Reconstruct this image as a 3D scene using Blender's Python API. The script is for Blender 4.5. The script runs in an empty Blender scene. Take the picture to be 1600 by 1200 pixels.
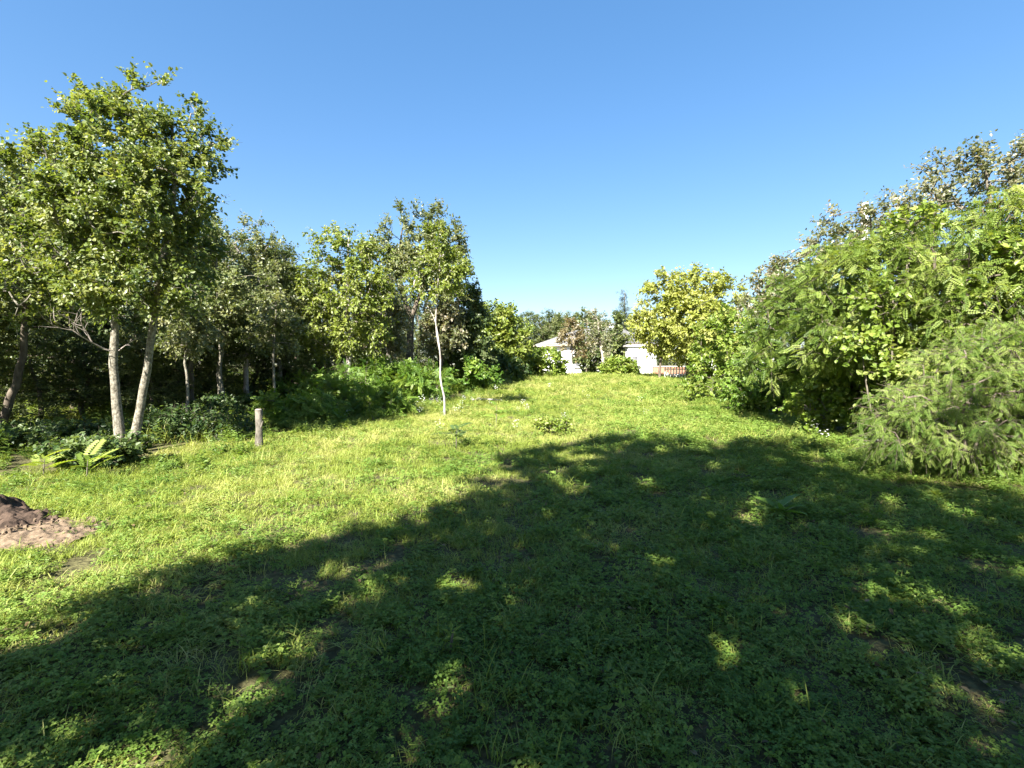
import bpy, math
import numpy as np
from mathutils import Vector, Matrix

rng = np.random.default_rng(11)
S = bpy.context.scene
COL = S.collection

# ------------------------------------------------------------------ camera
EYE, FPX, PITCH = 1.6, 746.0, math.radians(-2.45)
cam = bpy.data.cameras.new('camera')
cam.sensor_width = 36.0
cam.lens = 36.0 * FPX / 1600.0
cam.clip_start, cam.clip_end = 0.05, 4000
camo = bpy.data.objects.new('camera', cam)
COL.objects.link(camo)
camo.location = (0, 0, EYE)
camo.rotation_euler = (math.radians(90) + PITCH, 0, 0)
S.camera = camo

# ------------------------------------------------------------------ light
AZ, EL = math.radians(24), math.radians(41)      # light travels away from the camera and to the right
w = bpy.data.worlds.new('World')
S.world = w
w.use_nodes = True
nt = w.node_tree
sky = nt.nodes.new('ShaderNodeTexSky')
sky.sky_type = 'NISHITA'
sky.sun_disc = False
sky.sun_elevation = EL
sky.sun_rotation = math.pi + AZ
sky.altitude = 200
sky.air_density = 1.0
sky.dust_density = 0.6
sky.ozone_density = 3.0
bg = nt.nodes['Background']
bg.inputs['Strength'].default_value = 0.078
gam = nt.nodes.new('ShaderNodeGamma'); gam.inputs['Gamma'].default_value = 0.65
hs2 = nt.nodes.new('ShaderNodeHueSaturation'); hs2.inputs['Saturation'].default_value = 1.14; hs2.inputs['Hue'].default_value = 0.508
hsv = nt.nodes.new('ShaderNodeHueSaturation')
hsv.inputs['Saturation'].default_value = 1.22
nt.links.new(sky.outputs[0], hsv.inputs['Color'])
nt.links.new(hsv.outputs[0], gam.inputs[0])
nt.links.new(gam.outputs[0], hs2.inputs['Color'])
nt.links.new(hs2.outputs[0], bg.inputs[0])

sl = bpy.data.lights.new('sun', 'SUN')
sl.energy = 5.0
sl.angle = math.radians(0.5)
sl.color = (1.0, 0.95, 0.86)
so = bpy.data.objects.new('sun', sl)
COL.objects.link(so)
so.rotation_euler = Vector((math.sin(AZ) * math.cos(EL), math.cos(AZ) * math.cos(EL), -math.sin(EL))).to_track_quat('-Z', 'Y').to_euler()

S.view_settings.view_transform = 'Standard'
S.view_settings.look = 'None'
S.view_settings.gamma = 1
S.view_settings.exposure = 2.45
S.render.engine = 'CYCLES'
S.cycles.max_bounces = 6
S.cycles.diffuse_bounces = 3
S.cycles.transmission_bounces = 4
S.cycles.glossy_bounces = 2
S.cycles.use_denoising = True

# ------------------------------------------------------------------ noise and terrain
_perm = np.random.default_rng(3).random((64, 64))


def vnoise(x, y, s=1.0):
    x = np.asarray(x, float) * s + 100.3
    y = np.asarray(y, float) * s + 57.7
    xi, yi = np.floor(x).astype(int), np.floor(y).astype(int)
    fx, fy = x - xi, y - yi
    fx, fy = fx * fx * (3 - 2 * fx), fy * fy * (3 - 2 * fy)
    a, b = _perm[xi % 64, yi % 64], _perm[(xi + 1) % 64, yi % 64]
    c, d = _perm[xi % 64, (yi + 1) % 64], _perm[(xi + 1) % 64, (yi + 1) % 64]
    return (a * (1 - fx) + b * fx) * (1 - fy) + (c * (1 - fx) + d * fx) * fy


def sstep(v):
    v = np.clip(v, 0, 1)
    return v * v * (3 - 2 * v)


def height(x, y):
    x, y = np.asarray(x, float), np.asarray(y, float)
    z = 0.72 * sstep((y - 13) / 24) - 0.75 * sstep((y - 37) / 12)
    z = z - 0.10 * sstep((-x - 2) / 4) * sstep((y - 4) / 3) * sstep((16 - y) / 5)
    z = z - 0.35 * sstep((x - 9) / 8) * sstep((y - 24) / 10)
    near = np.exp(-(x * x + y * y) / 900.0)
    z = z + (vnoise(x, y, 0.45) - 0.5) * 0.10 * near + (vnoise(x, y, 1.7) - 0.5) * 0.05 * near
    return z


def H(x, y):
    return float(height(x, y))


def ray(px, py):
    f = Vector((0, math.cos(PITCH), math.sin(PITCH)))
    u = Vector((0, -math.sin(PITCH), math.cos(PITCH)))
    return f * FPX + Vector((px - 800, 0, 0)) + u * (600 - py)


def at(px, py, D):
    d = ray(px, py)
    return Vector((0, 0, EYE)) + d * (D / d.y)


def onground(px, D):
    p = at(px, 600, D)
    return Vector((p.x, p.y, H(p.x, p.y)))


# ------------------------------------------------------------------ object helpers
def tag(o, label=None, cat=None, group=None, kind=None):
    if label: o['label'] = label
    if cat: o['category'] = cat
    if group: o['group'] = group
    if kind: o['kind'] = kind
    return o


def empty(name, loc, label=None, cat=None, group=None):
    o = bpy.data.objects.new(name, None)
    COL.objects.link(o)
    o.location = loc
    o.empty_display_size = 0.2
    return tag(o, label, cat, group)


def quads_mesh(name, V, F, mat, tint=None, smooth=False):
    V = np.ascontiguousarray(V, dtype=np.float32).reshape(-1, 3)
    F = np.ascontiguousarray(F, dtype=np.int32)
    k = F.shape[1]
    me = bpy.data.meshes.new(name)
    me.vertices.add(len(V))
    me.vertices.foreach_set('co', V.ravel())
    me.loops.add(F.size)
    me.loops.foreach_set('vertex_index', F.ravel())
    me.polygons.add(len(F))
    me.polygons.foreach_set('loop_start', np.arange(0, F.size, k, dtype=np.int32))
    me.polygons.foreach_set('use_smooth', np.full(len(F), smooth))
    if tint is not None:
        at_ = me.attributes.new('tint', 'FLOAT', 'FACE')
        at_.data.foreach_set('value', np.ascontiguousarray(tint, dtype=np.float32))
    me.materials.append(mat)
    me.update(calc_edges=True)
    return me


def link(name, me, parent=None, loc=None):
    o = bpy.data.objects.new(name, me)
    COL.objects.link(o)
    if parent is not None: o.parent = parent
    if loc is not None: o.location = loc
    return o


class MB:
    """collects quads"""
    def __init__(s): s.v, s.f, s.t, s.n = [], [], [], 0

    def add(s, V, F, t=0.5):
        V = np.asarray(V, float).reshape(-1, 3); F = np.asarray(F, int).reshape(-1, 4)
        s.v.append(V); s.f.append(F + s.n); s.n += len(V)
        s.t.append(np.broadcast_to(np.asarray(t, float), (len(F),)).copy())

    def tube(s, pts, rad, sides=8, t=0.5, lump=0.0):
        P = np.asarray(pts, float); n = len(P)
        rad = np.broadcast_to(np.asarray(rad, float), (n,))
        T = np.gradient(P, axis=0); T /= np.linalg.norm(T, axis=1)[:, None] + 1e-9
        ref = np.array([1.0, 0, 0]) if abs(T[0, 0]) < 0.8 else np.array([0, 1.0, 0])
        rings = []
        for i in range(n):
            a = ref - T[i] * ref.dot(T[i]); a /= np.linalg.norm(a); ref = a
            b = np.cross(T[i], a)
            th = np.arange(sides) * 2 * np.pi / sides
            rr = rad[i] * (1 + lump * (rng.random(sides) - 0.5))
            rings.append(P[i] + np.cos(th)[:, None] * a * rr[:, None] + np.sin(th)[:, None] * b * rr[:, None])
        V = np.concatenate(rings)
        F = []
        for i in range(n - 1):
            for j in range(sides):
                k = (j + 1) % sides
                F.append((i * sides + j, i * sides + k, (i + 1) * sides + k, (i + 1) * sides + j))
        s.add(V, F, t)

    def box(s, c, size, rz=0.0, t=0.5):
        x, y, z = [q / 2 for q in size]
        V = np.array([(sx * x, sy * y, sz * z) for sx in (-1, 1) for sy in (-1, 1) for sz in (-1, 1)])
        cs, sn = math.cos(rz), math.sin(rz)
        V = np.stack([V[:, 0] * cs - V[:, 1] * sn, V[:, 0] * sn + V[:, 1] * cs, V[:, 2]], 1) + np.array(c)
        s.add(V, [(0, 1, 3, 2), (4, 6, 7, 5), (0, 4, 5, 1), (2, 3, 7, 6), (0, 2, 6, 4), (1, 5, 7, 3)], t)

    def build(s, name, mat, parent=None, smooth=False):
        me = quads_mesh(name, np.concatenate(s.v), np.concatenate(s.f), mat, np.concatenate(s.t), smooth)
        return link(name, me, parent)


# ------------------------------------------------------------------ materials
def newmat(name):
    m = bpy.data.materials.new(name)
    m.use_nodes = True
    return m, m.node_tree.nodes, m.node_tree.links


def leaf_mat(name, dark, mid, light, trans=0.4, spec=0.4, rough=0.45, tr_gain=1.6, instancer=False):
    m, N, K = newmat(name)
    b = N['Principled BSDF']
    b.inputs['Roughness'].default_value = rough
    b.inputs['Specular IOR Level'].default_value = spec
    a = N.new('ShaderNodeAttribute'); a.attribute_name = 'tint'
    src = a.outputs['Fac']
    if instancer:
        a2 = N.new('ShaderNodeAttribute'); a2.attribute_type = 'INSTANCER'; a2.attribute_name = 'itint'
        mx = N.new('ShaderNodeMath'); mx.operation = 'MULTIPLY_ADD'
        mx.inputs[1].default_value = 0.5
        ml = N.new('ShaderNodeMath'); ml.operation = 'MULTIPLY'; ml.inputs[1].default_value = 0.5
        K.new(a2.outputs['Fac'], ml.inputs[0])
        K.new(src, mx.inputs[0]); K.new(ml.outputs[0], mx.inputs[2])
        src = mx.outputs[0]
    r = N.new('ShaderNodeValToRGB')
    e = r.color_ramp.elements
    e[0].position, e[0].color = 0.05, (*dark, 1)
    e[1].position, e[1].color = 0.95, (*light, 1)
    q = e.new(0.5); q.color = (*mid, 1)
    K.new(src, r.inputs[0])
    K.new(r.outputs[0], b.inputs['Base Color'])
    t = N.new('ShaderNodeBsdfTranslucent')
    g = N.new('ShaderNodeMix'); g.data_type = 'RGBA'; g.blend_type = 'MULTIPLY'
    g.inputs[0].default_value = 1.0
    g.inputs[7].default_value = (tr_gain * 1.05, tr_gain, tr_gain * 0.5, 1)
    K.new(r.outputs[0], g.inputs[6]); K.new(g.outputs[2], t.inputs[0])
    mix = N.new('ShaderNodeMixShader'); mix.inputs[0].default_value = trans
    K.new(b.outputs[0], mix.inputs[1]); K.new(t.outputs[0], mix.inputs[2])
    K.new(mix.outputs[0], N['Material Output'].inputs['Surface'])
    return m


def solid_mat(name, c1, c2, scale=6.0, rough=0.85, bump=0.3, stretch=(1, 1, 1), detail=6, spec=0.2, c3=None):
    m, N, K = newmat(name)
    b = N['Principled BSDF']
    b.inputs['Roughness'].default_value = rough
    b.inputs['Specular IOR Level'].default_value = spec
    tc = N.new('ShaderNodeTexCoord')
    mp = N.new('ShaderNodeMapping'); mp.inputs['Scale'].default_value = stretch
    K.new(tc.outputs['Object'], mp.inputs[0])
    n = N.new('ShaderNodeTexNoise'); n.inputs['Scale'].default_value = scale; n.inputs['Detail'].default_value = detail
    n.inputs['Roughness'].default_value = 0.65
    K.new(mp.outputs[0], n.inputs['Vector'])
    r = N.new('ShaderNodeValToRGB')
    r.color_ramp.elements[0].position, r.color_ramp.elements[0].color = 0.35, (*c1, 1)
    r.color_ramp.elements[1].position, r.color_ramp.elements[1].color = 0.65, (*c2, 1)
    if c3:
        q = r.color_ramp.elements.new(0.8); q.color = (*c3, 1)
    K.new(n.outputs['Fac'], r.inputs[0]); K.new(r.outputs[0], b.inputs['Base Color'])
    if bump:
        bp = N.new('ShaderNodeBump'); bp.inputs['Strength'].default_value = bump; bp.inputs['Distance'].default_value = 0.02
        K.new(n.outputs['Fac'], bp.inputs['Height']); K.new(bp.outputs[0], b.inputs['Normal'])
    return m


M = {}
M['maple'] = leaf_mat('maple_leaf', (0.055, 0.088, 0.016), (0.115, 0.155, 0.028), (0.215, 0.240, 0.075), spec=0.5)
M['wood'] = leaf_mat('wood_leaf', (0.055, 0.082, 0.022), (0.110, 0.140, 0.040), (0.200, 0.220, 0.090), spec=0.5)
M['lime'] = leaf_mat('lime_leaf', (0.095, 0.135, 0.018), (0.165, 0.210, 0.030), (0.240, 0.265, 0.070), spec=0.5)
M['olive'] = leaf_mat('olive_leaf', (0.065, 0.090, 0.028), (0.140, 0.162, 0.056), (0.260, 0.265, 0.145), spec=0.6, rough=0.4)
M['dark'] = leaf_mat('dark_leaf', (0.036, 0.062, 0.018), (0.068, 0.100, 0.030), (0.130, 0.155, 0.065), spec=0.5)
M['walnut'] = leaf_mat('walnut_leaf', (0.145, 0.175, 0.028), (0.235, 0.262, 0.048), (0.330, 0.335, 0.110))
M['locust'] = leaf_mat('locust_leaf', (0.066, 0.112, 0.018), (0.138, 0.196, 0.033), (0.240, 0.280, 0.075), spec=0.3)
M['vine'] = leaf_mat('vine_leaf', (0.090, 0.150, 0.018), (0.160, 0.222, 0.032), (0.260, 0.290, 0.070))
M['russet'] = leaf_mat('russet_leaf', (0.110, 0.080, 0.035), (0.150, 0.125, 0.055), (0.205, 0.170, 0.105), spec=0.5)
M['rosy'] = leaf_mat('rosy_leaf', (0.080, 0.100, 0.036), (0.160, 0.172, 0.082), (0.285, 0.250, 0.185), spec=0.7, rough=0.4)
M['feather'] = leaf_mat('feather_leaf', (0.065, 0.120, 0.020), (0.130, 0.195, 0.036), (0.235, 0.285, 0.080), trans=0.38, spec=0.2, rough=0.6)
M['fern'] = leaf_mat('fern_leaf', (0.060, 0.125, 0.016), (0.110, 0.190, 0.025), (0.185, 0.250, 0.045))
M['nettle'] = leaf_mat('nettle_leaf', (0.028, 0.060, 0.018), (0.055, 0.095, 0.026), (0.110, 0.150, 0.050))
M['conifer'] = leaf_mat('conifer_leaf', (0.040, 0.070, 0.050), (0.070, 0.100, 0.075), (0.120, 0.150, 0.110), trans=0.15)
M['grass'] = leaf_mat('grass_blade', (0.105, 0.160, 0.022), (0.220, 0.270, 0.048), (0.400, 0.380, 0.150), trans=0.35, spec=0.25, rough=0.55, instancer=True)
M['clover'] = leaf_mat('clover_leaf', (0.052, 0.125, 0.020), (0.130, 0.205, 0.032), (0.240, 0.285, 0.070), trans=0.35, spec=0.25, rough=0.6, instancer=True)
M['weed'] = leaf_mat('weed_leaf', (0.060, 0.118, 0.020), (0.125, 0.188, 0.034), (0.220, 0.260, 0.070), spec=0.25, instancer=True)
M['litter'] = leaf_mat('dry_leaf', (0.05, 0.035, 0.018), (0.11, 0.078, 0.04), (0.20, 0.155, 0.085), trans=0.15, spec=0.1)
M['petal'] = solid_mat('petal', (0.75, 0.75, 0.72), (0.8, 0.8, 0.8), bump=0)
M['birch'] = solid_mat('pale_bark', (0.060, 0.052, 0.036), (0.27, 0.25, 0.20), scale=24, stretch=(1, 1, 0.7), bump=1.0, detail=10, c3=(0.38, 0.355, 0.29))
M['stump'] = solid_mat('stump_bark', (0.045, 0.040, 0.030), (0.19, 0.17, 0.14), scale=11, stretch=(1, 1, 0.5), bump=1.0, detail=9, c3=(0.30, 0.28, 0.24))
M['white_bark'] = solid_mat('white_bark', (0.22, 0.19, 0.17), (0.42, 0.38, 0.36), scale=18, stretch=(1, 1, 0.5), bump=0.6)
M['bark'] = solid_mat('grey_bark', (0.060, 0.048, 0.036), (0.150, 0.125, 0.095), scale=12, stretch=(1, 1, 0.25), bump=0.8)
M['twig'] = solid_mat('twig_bark', (0.075, 0.065, 0.048), (0.17, 0.15, 0.115), scale=20, bump=0.2)
M['dead'] = solid_mat('dead_twig', (0.20, 0.17, 0.15), (0.34, 0.30, 0.27), scale=20, bump=0.2)
M['soil'] = solid_mat('shade_dark_soil', (0.030, 0.020, 0.014), (0.075, 0.050, 0.035), scale=14, bump=0.9)  # heap soil; its shaded face is put into this very dark colour
M['sand'] = solid_mat('sandy_soil', (0.095, 0.068, 0.043), (0.175, 0.128, 0.086), scale=22, bump=0.9)
M['wall'] = solid_mat('white_render', (0.74, 0.73, 0.72), (0.80, 0.79, 0.78), scale=1.2, bump=0.05)
M['rooftile'] = solid_mat('pale_roof_tile', (0.15, 0.148, 0.145), (0.23, 0.228, 0.222), scale=4, bump=0.2)
M['eave'] = solid_mat('eave_board', (0.30, 0.25, 0.20), (0.38, 0.32, 0.26), scale=4, bump=0.1)
M['shutter'] = solid_mat('grey_shutter', (0.10, 0.10, 0.11), (0.16, 0.16, 0.17), scale=4, bump=0.1)
M['brick'] = solid_mat('terracotta', (0.26, 0.12, 0.075), (0.36, 0.18, 0.12), scale=8, bump=0.2)
M['concrete'] = solid_mat('concrete', (0.34, 0.33, 0.31), (0.46, 0.45, 0.42), scale=5, bump=0.3)
M['paint'] = solid_mat('white_paint', (0.70, 0.70, 0.69), (0.80, 0.80, 0.79), scale=5, bump=0.05)
M['cable'] = solid_mat('cable', (0.10, 0.10, 0.10), (0.14, 0.14, 0.14), bump=0)

# ground material: brown earth, thatch and moss
m, N, K = newmat('earth')
b = N['Principled BSDF']; b.inputs['Roughness'].default_value = 0.95; b.inputs['Specular IOR Level'].default_value = 0.1
tc = N.new('ShaderNodeTexCoord')
n1 = N.new('ShaderNodeTexNoise'); n1.inputs['Scale'].default_value = 0.9; n1.inputs['Detail'].default_value = 8
n2 = N.new('ShaderNodeTexNoise'); n2.inputs['Scale'].default_value = 22; n2.inputs['Detail'].default_value = 6
K.new(tc.outputs['Object'], n1.inputs['Vector']); K.new(tc.outputs['Object'], n2.inputs['Vector'])
r1 = N.new('ShaderNodeValToRGB')
r1.color_ramp.elements[0].position, r1.color_ramp.elements[0].color = 0.35, (0.050, 0.048, 0.022, 1)
r1.color_ramp.elements[1].position, r1.color_ramp.elements[1].color = 0.68, (0.100, 0.098, 0.040, 1)
r2 = N.new('ShaderNodeValToRGB')
r2.color_ramp.elements[0].position, r2.color_ramp.elements[0].color = 0.4, (0.030, 0.024, 0.014, 1)
r2.color_ramp.elements[1].position, r2.color_ramp.elements[1].color = 0.62, (0.130, 0.120, 0.055, 1)
K.new(n1.outputs['Fac'], r1.inputs[0]); K.new(n2.outputs['Fac'], r2.inputs[0])
mx = N.new('ShaderNodeMix'); mx.data_type = 'RGBA'; mx.inputs[0].default_value = 0.5
K.new(r1.outputs[0], mx.inputs[6]); K.new(r2.outputs[0], mx.inputs[7]); K.new(mx.outputs[2], b.inputs['Base Color'])
bp = N.new('ShaderNodeBump'); bp.inputs['Strength'].default_value = 0.8; bp.inputs['Distance'].default_value = 0.04
K.new(n2.outputs['Fac'], bp.inputs['Height']); K.new(bp.outputs[0], b.inputs['Normal'])
M['earth'] = m

# ------------------------------------------------------------------ ground sheet
u = np.linspace(-1, 1, 301)
gx = np.sinh(u * 5.4) / np.sinh(5.4) * 900
gy = np.sinh(u * 5.4) / np.sinh(5.4) * 900 + 8
X, Y = np.meshgrid(gx, gy, indexing='ij')
V = np.stack([X, Y, height(X, Y)], -1).reshape(-1, 3)
idx = np.arange(301 * 301).reshape(301, 301)
F = np.stack([idx[:-1, :-1], idx[1:, :-1], idx[1:, 1:], idx[:-1, 1:]], -1).reshape(-1, 4)
tag(link('ground', quads_mesh('ground', V, F, M['earth'], None, True)), kind='structure')


# ------------------------------------------------------------------ leaf templates (x across, y along, z normal)
def T_ovate(wd=0.33):
    V = [(0, 0, 0), (-wd, .32, .07), (-wd * .7, .72, .04), (0, 1, -.1), (wd * .7, .72, .04), (wd, .32, .07)]
    return np.array(V), np.array([(0, 3, 2, 1), (0, 5, 4, 3)])


def T_diamond(wd=0.32):
    V = [(0, 0, 0), (-wd, .45, .10), (0, 1, -.06), (wd, .45, .10)]
    return np.array(V), np.array([(0, 3, 2, 1)])


def T_maple():
    # two folded halves with side lobes
    V = [(0, 0, 0), (-.42, .12, .06), (-.50, .58, .03), (-.16, .60, .05), (0, 1, -.08), (.16, .60, .05), (.50, .58, .03), (.42, .12, .06), (0, .5, 0)]
    F = [(0, 8, 2, 1), (8, 4, 3, 2), (0, 7, 6, 8), (8, 6, 5, 4)]
    return np.array(V), np.array(F)


def T_pinnate(pairs=6, lw=0.075, ll=0.24, droop=0.25):
    V, F = [], []
    def leaflet(o, d, l, wd):
        d = np.array(d, float); d /= np.linalg.norm(d)
        s = np.cross((0, 0, 1), d); s /= np.linalg.norm(s)
        o = np.array(o, float); i = len(V)
        V.extend([o, o + d * l * .5 + s * wd + (0, 0, .015), o + d * l, o + d * l * .5 - s * wd + (0, 0, .015)])
        F.append((i, i + 3, i + 2, i + 1))
    for k in range(pairs):
        t = 0.18 + 0.72 * k / (pairs - 1)
        z = -droop * t * t
        l = ll * (1 - 0.35 * abs(t - 0.45) * 1.6)
        for sg in (-1, 1):
            leaflet((0, t, z), (sg, 0.45, -0.12), l, lw)
    leaflet((0, .93, -droop * .86), (0, 1, -.5), ll, lw)
    return np.array(V), np.array(F)


def T_spray():
    # a thin hanging stem thick with tiny scale leaves
    V, F = [], []
    for k in range(7):
        t = 0.08 + 0.9 * k / 7
        o = np.array((0, t, -0.35 * t * t))
        for sg in (-1, 1):
            d = np.array((sg * 0.75, 0.8, -0.15)); d /= np.linalg.norm(d)
            s = np.cross((0, 0, 1), d)
            i = len(V); l = 0.26 * (1.05 - 0.5 * t)
            V.extend([o, o + d * l * .5 + s * .036, o + d * l, o + d * l * .5 - s * .036])
            F.append((i, i + 3, i + 2, i + 1))
    return np.array(V), np.array(F)


TPL = {'ovate': T_ovate(), 'broad': T_ovate(0.42), 'long': T_ovate(0.2), 'diamond': T_diamond(), 'maple': T_maple(),
       'pinnate': T_pinnate(), 'pinnate_small': T_pinnate(5, 0.085, 0.26), 'spray': T_spray(), 'lance': T_diamond(0.13)}


def unit(a):
    return a / (np.linalg.norm(a, axis=-1, keepdims=True) + 1e-9)


def leaves(P, D, Nn, size, tpl):
    """expand leaf templates: P origin, D along, Nn normal"""
    T, F = TPL[tpl]
    D = unit(D)
    Nn = unit(Nn - D * (Nn * D).sum(1, keepdims=True))
    Xx = np.cross(D, Nn)
    size = np.asarray(size)[:, None, None]
    V = P[:, None, :] + size * (T[None, :, 0, None] * Xx[:, None, :] + T[None, :, 1, None] * D[:, None, :] + T[None, :, 2, None] * Nn[:, None, :])
    n, k = len(P), len(T)
    FF = (F[None] + (np.arange(n) * k)[:, None, None]).reshape(-1, 4)
    return V.reshape(-1, 3), FF, np.repeat(np.arange(n), len(F))


def frustums(A, B, ra, rb, sides=5):
    d = unit(B - A)
    ref = np.where(np.abs(d[:, 2:3]) < 0.9, np.array([[0, 0, 1.0]]), np.array([[1.0, 0, 0]]))
    a = unit(np.cross(d, ref)); b = np.cross(d, a)
    th = np.arange(sides) * 2 * np.pi / sides
    c = np.cos(th)[None, :, None] * a[:, None, :] + np.sin(th)[None, :, None] * b[:, None, :]
    V = np.concatenate([A[:, None, :] + c * ra[:, None, None], B[:, None, :] + c * rb[:, None, None]], 1)
    j = np.arange(sides); k = (j + 1) % sides
    F = np.stack([j, k, k + sides, j + sides], 1)
    FF = (F[None] + (np.arange(len(A)) * 2 * sides)[:, None, None]).reshape(-1, 4)
    return V.reshape(-1, 3), FF


def smooth_path(pts, n=14):
    P = np.asarray(pts, float)
    t = np.linspace(0, len(P) - 1, n)
    out = []
    for v in t:
        i = min(int(v), len(P) - 2); f = v - i
        p0, p1, p2, p3 = P[max(i - 1, 0)], P[i], P[i + 1], P[min(i + 2, len(P) - 1)]
        out.append(0.5 * ((2 * p1) + (-p0 + p2) * f + (2 * p0 - 5 * p1 + 4 * p2 - p3) * f * f + (-p0 + 3 * p1 - 3 * p2 + p3) * f ** 3))
    return np.array(out)


def make_tree(name, base, trunks, lobes, leaf, bark, ncl=220, k=6, m=10, size=0.09, tpl='ovate', sprig=0.45,
              up=0.25, droop=0.25, shell=0.5, twig_r=0.006, side=0.8, tintbias=0.0, branch_from=0.3, limb=None,
              label=None, cat='tree', group=None, crown_name='crown', trunk_name='trunk', flat=0.6, zmin=0.12, jit=0.5, seed=None):
    """trunks: [(points, r0, r1)], lobes: [(cx,cy,cz,rx,ry,rz)] in world space"""
    R = np.random.default_rng(seed if seed is not None else rng.integers(1 << 30))
    base = np.array(base, float)
    root = empty(name, base, label, cat, group)
    # trunks
    nodes, rad_min, parent = [], [], []
    tb = MB()
    for pts, r0, r1 in trunks:
        P = smooth_path(np.asarray(pts, float) - base, 16)
        P[1:-1, :2] += R.normal(0, r0 * 0.15, (14, 2))
        rr = np.linspace(1, 0, 16) ** 0.85 * (r0 - r1) + r1
        rr[0] *= 1.35; rr[1] *= 1.12
        tb.tube(P, rr, 12 if r0 > 0.05 else 7, lump=0.12)
        s0 = int(16 * branch_from)
        prev = -1
        for i in range(s0, 16):
            nodes.append(P[i]); parent.append(-1)
    trunk = tb.build(trunk_name, bark, root, True)
    ntr = len(nodes)
    # cluster centres
    Lb = np.array(lobes, float)
    vol = (Lb[:, 3] * Lb[:, 4] * Lb[:, 5]) ** 0.8
    pick = R.choice(len(Lb), ncl, p=vol / vol.sum())
    dirs = unit(R.normal(0, 1, (ncl, 3)))
    rad = R.random(ncl) ** (1 / 3 * (1 - shell) + 0.12 * shell)
    C = Lb[pick, :3] + dirs * rad[:, None] * Lb[pick, 3:]
    C[:, 2] = np.maximum(C[:, 2], base[2] + zmin + R.random(ncl) * 0.2)
    C -= base
    cen = (Lb[:, :3] * vol[:, None]).sum(0) / vol.sum() - base
    out = unit(C - (Lb[pick, :3] - base) + 0.35 * (C - cen))
    # skeleton: each cluster joins the nearest limb
    nd = np.zeros((ntr + ncl * 3, 3)); nd[:ntr] = np.array(nodes)
    par = np.full(len(nd), -1); cnt = ntr
    axis = nd[:ntr]
    dist0 = np.min(np.linalg.norm(C[:, None] - axis[None], axis=2), axis=1)
    for i in np.argsort(dist0):
        c = C[i]
        dv = c - nd[:cnt]
        cost = np.linalg.norm(dv, axis=1) + 0.7 * np.maximum(0, -dv[:, 2])
        j = int(np.argmin(cost)); a = nd[j]; L = np.linalg.norm(c - a)
        p = j
        for f in (0.35, 0.7, 1.0):
            q = a + (c - a) * f
            if f < 1: q = q + np.array([0, 0, 0.10 * L * f * (1 - f) * 4]) + R.normal(0, 0.05 * L, 3)
            nd[cnt] = q; par[cnt] = p; p = cnt; cnt += 1
    nd, par = nd[:cnt], par[:cnt]
    wgt = np.ones(cnt)
    for i in range(cnt - 1, ntr - 1, -1):
        wgt[par[i]] += wgt[i] * 0.75
    e = np.arange(ntr, cnt)
    rmax = max(t[1] for t in trunks) * 0.5
    rb = np.minimum(twig_r * wgt[e] ** 0.5, rmax); ra = np.minimum(twig_r * (wgt[par[e]]) ** 0.5, np.minimum(rb * 1.35, rmax))
    bv, bf = frustums(nd[par[e]], nd[e], ra, rb, 5)
    # sprigs
    n1 = ncl * k
    ci = np.repeat(np.arange(ncl), k)
    td = unit(out[ci] * 0.75 + R.normal(0, jit, (n1, 3)) + np.array([0, 0, up]))
    tl = sprig * R.uniform(0.45, 1.15, n1)
    A = C[ci]; Bq = A + td * tl[:, None]; Bq[:, 2] -= droop * tl * 0.4
    tv, tf = frustums(A, Bq, np.full(n1, twig_r * 0.55), np.full(n1, twig_r * 0.25), 3)
    lb = MB(); lb.add(bv, bf, 0.5); lb.add(tv, tf, 0.5)
    br = lb.build('branches', limb or bark, root, False)
    if trunk_name == 'stems': br['kind'] = 'stuff'
    n2 = n1 * m
    ti = np.repeat(np.arange(n1), m)
    tt = np.tile((np.arange(m) + 0.6) / m, n1) * R.uniform(0.85, 1.1, n2)
    P = A[ti] + (Bq - A)[ti] * tt[:, None] + R.normal(0, 0.02, (n2, 3))
    sd = unit(np.cross(td, R.normal(0, 1, (n1, 3))))[ti] * np.where(np.arange(n2) % 2 == 0, 1, -1)[:, None]
    ld = unit(td[ti] * 0.55 + sd * side + R.normal(0, 0.3, (n2, 3)) - np.array([0, 0, droop]))
    nn = unit(np.array([0, 0, flat]) + out[ci][ti] * 0.35 + R.normal(0, 0.5, (n2, 3)))
    ss = size * R.uniform(0.65, 1.25, n2)
    ss *= 1 - 0.3 * (tt > 0.9)
    # drop some clusters' leaves for gaps
    keep = R.random(n2) < 0.93
    P, ld, nn, ss = P[keep], ld[keep], nn[keep], ss[keep]
    ti2 = ti[keep]
    V, F, li = leaves(P, ld, nn, ss, tpl)
    ctint = R.normal(0, 0.2, ncl)[ci][ti2]
    tint = np.clip(0.45 + tintbias + ctint + R.normal(0, 0.17, len(P)), 0, 1)[li]
    cr = link(crown_name, quads_mesh(crown_name, V, F, leaf, tint), root)
    cr['kind'] = 'stuff'
    return root


def lob(D, *rows, depth=1.0):
    """ellipsoids seen at (px, py) with half sizes in pixels, standing D metres off; dy shifts in depth"""
    out = []
    for r in rows:
        px, py, rx, ry = r[:4]
        dd = r[4] if len(r) > 4 else 0.0
        p = at(px, py, D + dd); q = (D + dd) / FPX
        out.append((p.x, p.y, p.z, rx * q, (rx + ry) / 2 * q * depth, ry * q))
    return out


def stem(D, *pts, base=None):
    P = [tuple(at(px, py, D + (dd[0] if dd else 0))) for px, py, *dd in pts]
    b0 = P[0]
    P[0] = (b0[0], b0[1], H(b0[0], b0[1]) - 0.05)
    return P


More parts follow.
